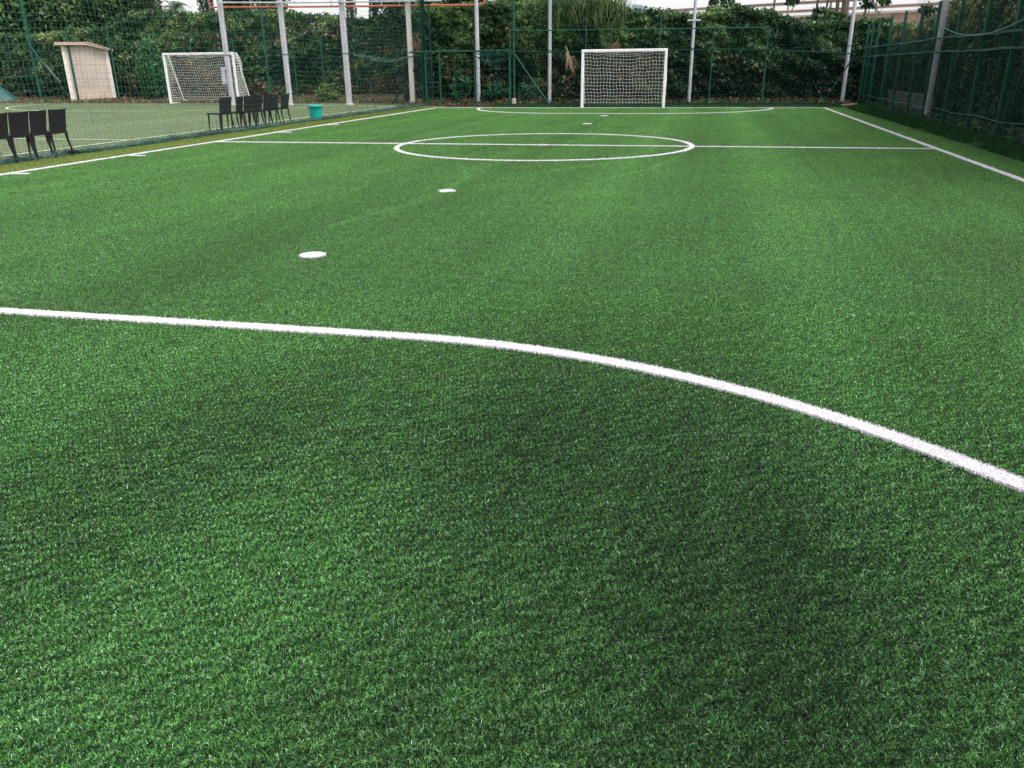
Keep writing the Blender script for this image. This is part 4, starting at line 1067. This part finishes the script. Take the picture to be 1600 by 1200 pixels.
V, Fq, Cc = leaf_arrays(np.array(q), .12*rng.uniform(.6,1.3,90), np.tile([.34,.18,.09],(90,1))*rng.uniform(.5,1.3,(90,1)), .5, (0,-.9,.2), .5)
tri_mesh('leaves', V, Fq, Cc, 'leaf', t, 4)
MB().tube([atY(654,60,35.98), atY(650,82,35.98)], .012, 4).build('twig', 'wood', t)
# planks
t = thing('wooden_plank', 'pale wooden plank lying at the far right corner', 'plank', atY(1320,166,33.6))
q = atY(1320,166,33.6); mb = MB(); a = .15
vs = [(q[0]+ux*.42*math.cos(a)-uy*.06*math.sin(a), 33.6+ux*.42*math.sin(a)+uy*.06, .03+uz*.03+.03*(ux+1)) for ux in (-1,1) for uy in (-1,1) for uz in (0,1)]
mb.add(vs, [(0,1,3,2),(4,6,7,5),(0,4,5,1),(2,3,7,6),(0,2,6,4),(1,5,7,3)]); mb.build('board', 'wood', t)

# ------------------------------------------------------------------ bank, road, retaining wall, guard rail and car beyond the hedge
mb = MB(); mb.add([(-60,40.8,-.02),(-60,60,2.0),(9,60,2.9),(9,39.5,2.6),(9,37.2,-.02),(-12,37.2,-.02)], [(0,5,1),(5,4,3),(5,3,2),(5,2,1)])
mb.build('earth_bank', 'soil', kind='structure')
A = np.array([-30.,54.]); B_ = np.array([-4.28,47.]); Dd = np.array([8.9,40.]); E_ = np.array([22.,33.]) 
line = [A, B_, Dd, E_]
def extr(name, m, off, z0, z1, th, parent=None, kind=None):
    mb = MB()
    for a, b in zip(line[:-1], line[1:]):
        d = (b-a)/np.hypot(*(b-a)); nrm = np.array([-d[1], d[0]]); p = a+nrm*off; q = b+nrm*off; r = b+nrm*(off+th); s_ = a+nrm*(off+th)
        vs = [(*p,z0),(*q,z0),(*r,z0),(*s_,z0),(*p,z1),(*q,z1),(*r,z1),(*s_,z1)]
        mb.add(vs, [(0,3,2,1),(4,5,6,7),(0,1,5,4),(1,2,6,5),(2,3,7,6),(3,0,4,7)])
    return mb.build(name, m, parent, kind=kind)
w = thing('retaining_wall', 'long pinkish retaining wall with pale coping beyond the hedge', 'wall', (2,43.8,0))
extr('wall_face', 'pinkwall', 0, 0, 3.50, .3, w); extr('coping', 'coping', -.04, 3.503, 3.60, .4, w)
g = thing('guard_rail', 'dusty steel guard rail along the raised road beyond the hedge', 'guard rail', (2,43.8,3.5))
extr('rail', 'rail', .08, 4.06, 4.19, .05, g); extr('rail', 'rail', .08, 3.72, 3.84, .05, g)
mb = MB()
for a, b in zip(line[:-1], line[1:]):
    L = np.hypot(*(b-a)); d = (b-a)/L; nrm = np.array([-d[1], d[0]])
    for k in range(int(L/2.)): p = a+d*(k*2.+.6)+nrm*.17; mb.bevbox((p[0]-.04,p[1]-.04,3.6),(p[0]+.04,p[1]+.04,4.18),.006)
mb.build('rail_posts', 'rail', g)
extr('road', 'asphalt', .42, 3.0, 3.3, 9., kind='structure')

# silver car on the road, mostly hidden by the hedge
def car(c, rz):
    t = thing('parked_car', 'silver car on the raised road, only window and bonnet showing over the hedge', 'car', c, rz=rz)
    def loft(secs, w_of, name, m, n=10):
        pass
    body = [(-2.1,.35),(-2.15,.75),(-2.0,.95),(-1.3,1.0),(1.0,.98),(1.9,.82),(2.15,.65),(2.15,.35),(1.75,.25),(-1.75,.25)]
    mb = MB(); k = len(body)
    vs = []
    for yy, sc in ((-.85,.94),(-.80,1.),(.80,1.),(.85,.94)):
        vs += [(x_*sc, yy, .25+(z_-.25)*(.97 if sc < 1 else 1)) for x_, z_ in body]
    fs = [tuple(range(k)), tuple(reversed(range(3*k,4*k)))]+[(r*k+i, (r+1)*k+i, (r+1)*k+(i+1)%k, r*k+(i+1)%k) for r in range(3) for i in range(k)]
    mb.add(vs, fs).build('body', 'carpaint', t, local=True)
    cab = [(-1.7,.98),(-1.35,1.38),(-.6,1.46),(.25,1.42),(1.05,.98)]; k = 5
    vs = []
    for yy, ins in ((-.76,0),(.76,0)): vs += [(x_, yy*(1 if z_ < 1.1 else .8), z_) for x_, z_ in cab]
    MB().add(vs, [tuple(range(k)), tuple(reversed(range(k,2*k)))]+[(i, k+i, k+(i+1)%k, (i+1)%k) for i in range(k)]).build('cabin', 'carpaint', t, local=True)
    for sgn in (-1,1):
        for (xa,xb,ya,yb) in ((-1.45,-1.2,-.45,-.35),(-.38,-.38,.5,.2)):
            pass
        MB().add([(-1.45,sgn*.765,1.03),(-.45,sgn*.765,1.03),(-.45,sgn*.64,1.38),(-1.2,sgn*.64,1.34)], [(0,1,2,3)]).build('window', 'glass', t, local=True)
        MB().add([(-.36,sgn*.765,1.03),(.82,sgn*.765,1.03),(.2,sgn*.64,1.37),(-.36,sgn*.64,1.39)], [(0,1,2,3)]).build('window', 'glass', t, local=True)
    MB().add([(.34,-.58,1.385),(.34,.58,1.385),(1.0,.70,1.02),(1.0,-.70,1.02)], [(0,1,2,3)]).build('windscreen', 'glass', t, local=True)
    for sx_ in (-1.3,1.3):
        for sy_ in (-1,1):
            wv = MB(); wv.tube([(sx_,sy_*.70,.32),(sx_,sy_*.88,.32)], .32, 20); o = wv.build('wheel', 'tyre', t, local=True)
            MB().tube([(sx_,sy_*.875,.32),(sx_,sy_*.895,.32)], .19, 14).build('rim', 'rim', o, local=True)
q = atY(985,20,50.5); car((q[0]+.45,50.5,3.302), 0.06)

# ------------------------------------------------------------------ light, sky, camera
w = bpy.data.worlds.new('World'); scene.world = w; w.use_nodes = True; nt = w.node_tree
sky = nt.nodes.new('ShaderNodeTexSky'); sky.sky_type = 'NISHITA'; sky.sun_disc = False
EL, AZ = math.radians(54), math.radians(112)     # sun direction, azimuth clockwise from +y
sky.sun_elevation = EL; sky.sun_rotation = AZ; sky.air_density = 1.; sky.dust_density = 3.; sky.ozone_density = 1.
hs = nt.nodes.new('ShaderNodeHueSaturation'); hs.inputs['Saturation'].default_value = .13; hs.inputs['Value'].default_value = 1.15
nt.links.new(sky.outputs[0], hs.inputs['Color'])
bg = nt.nodes['Background']; bg.inputs['Strength'].default_value = .15
nt.links.new(hs.outputs[0], bg.inputs['Color'])
sl = bpy.data.lights.new('sun', 'SUN'); sl.energy = 0.95; sl.angle = math.radians(14); sl.color = (1,.95,.88)
so = bpy.data.objects.new('sun', sl); col.objects.link(so)
dirv = Vector((math.sin(AZ)*math.cos(EL), math.cos(AZ)*math.cos(EL), math.sin(EL)))
so.rotation_euler = dirv.to_track_quat('Z', 'Y').to_euler(); so.location = (0,0,30)

cd = bpy.data.cameras.new('camera'); cd.sensor_width = 36; cd.sensor_fit = 'HORIZONTAL'; cd.lens = F/1600*36; cd.clip_end = 2000; cd.clip_start = .05
co = bpy.data.objects.new('camera', cd); col.objects.link(co); scene.camera = co
rt = Vector((math.cos(YAW), math.sin(YAW), 0)); fh = Vector((-math.sin(YAW), math.cos(YAW), 0)); Z = Vector((0,0,1))
fw = fh*math.cos(PITCH)-Z*math.sin(PITCH); up = fh*math.sin(PITCH)+Z*math.cos(PITCH)
c_, s_ = math.cos(ROLL), math.sin(ROLL)
R2 = rt*c_+up*s_; U2 = up*c_-rt*s_
m4 = Matrix((R2, U2, -fw)).transposed().to_4x4(); m4.translation = Vector((0,0,CH)); co.matrix_world = m4

scene.view_settings.view_transform = 'Standard'; scene.view_settings.look = 'None'; scene.view_settings.exposure = 1.0; scene.view_settings.gamma = 1
scene.render.film_transparent = False
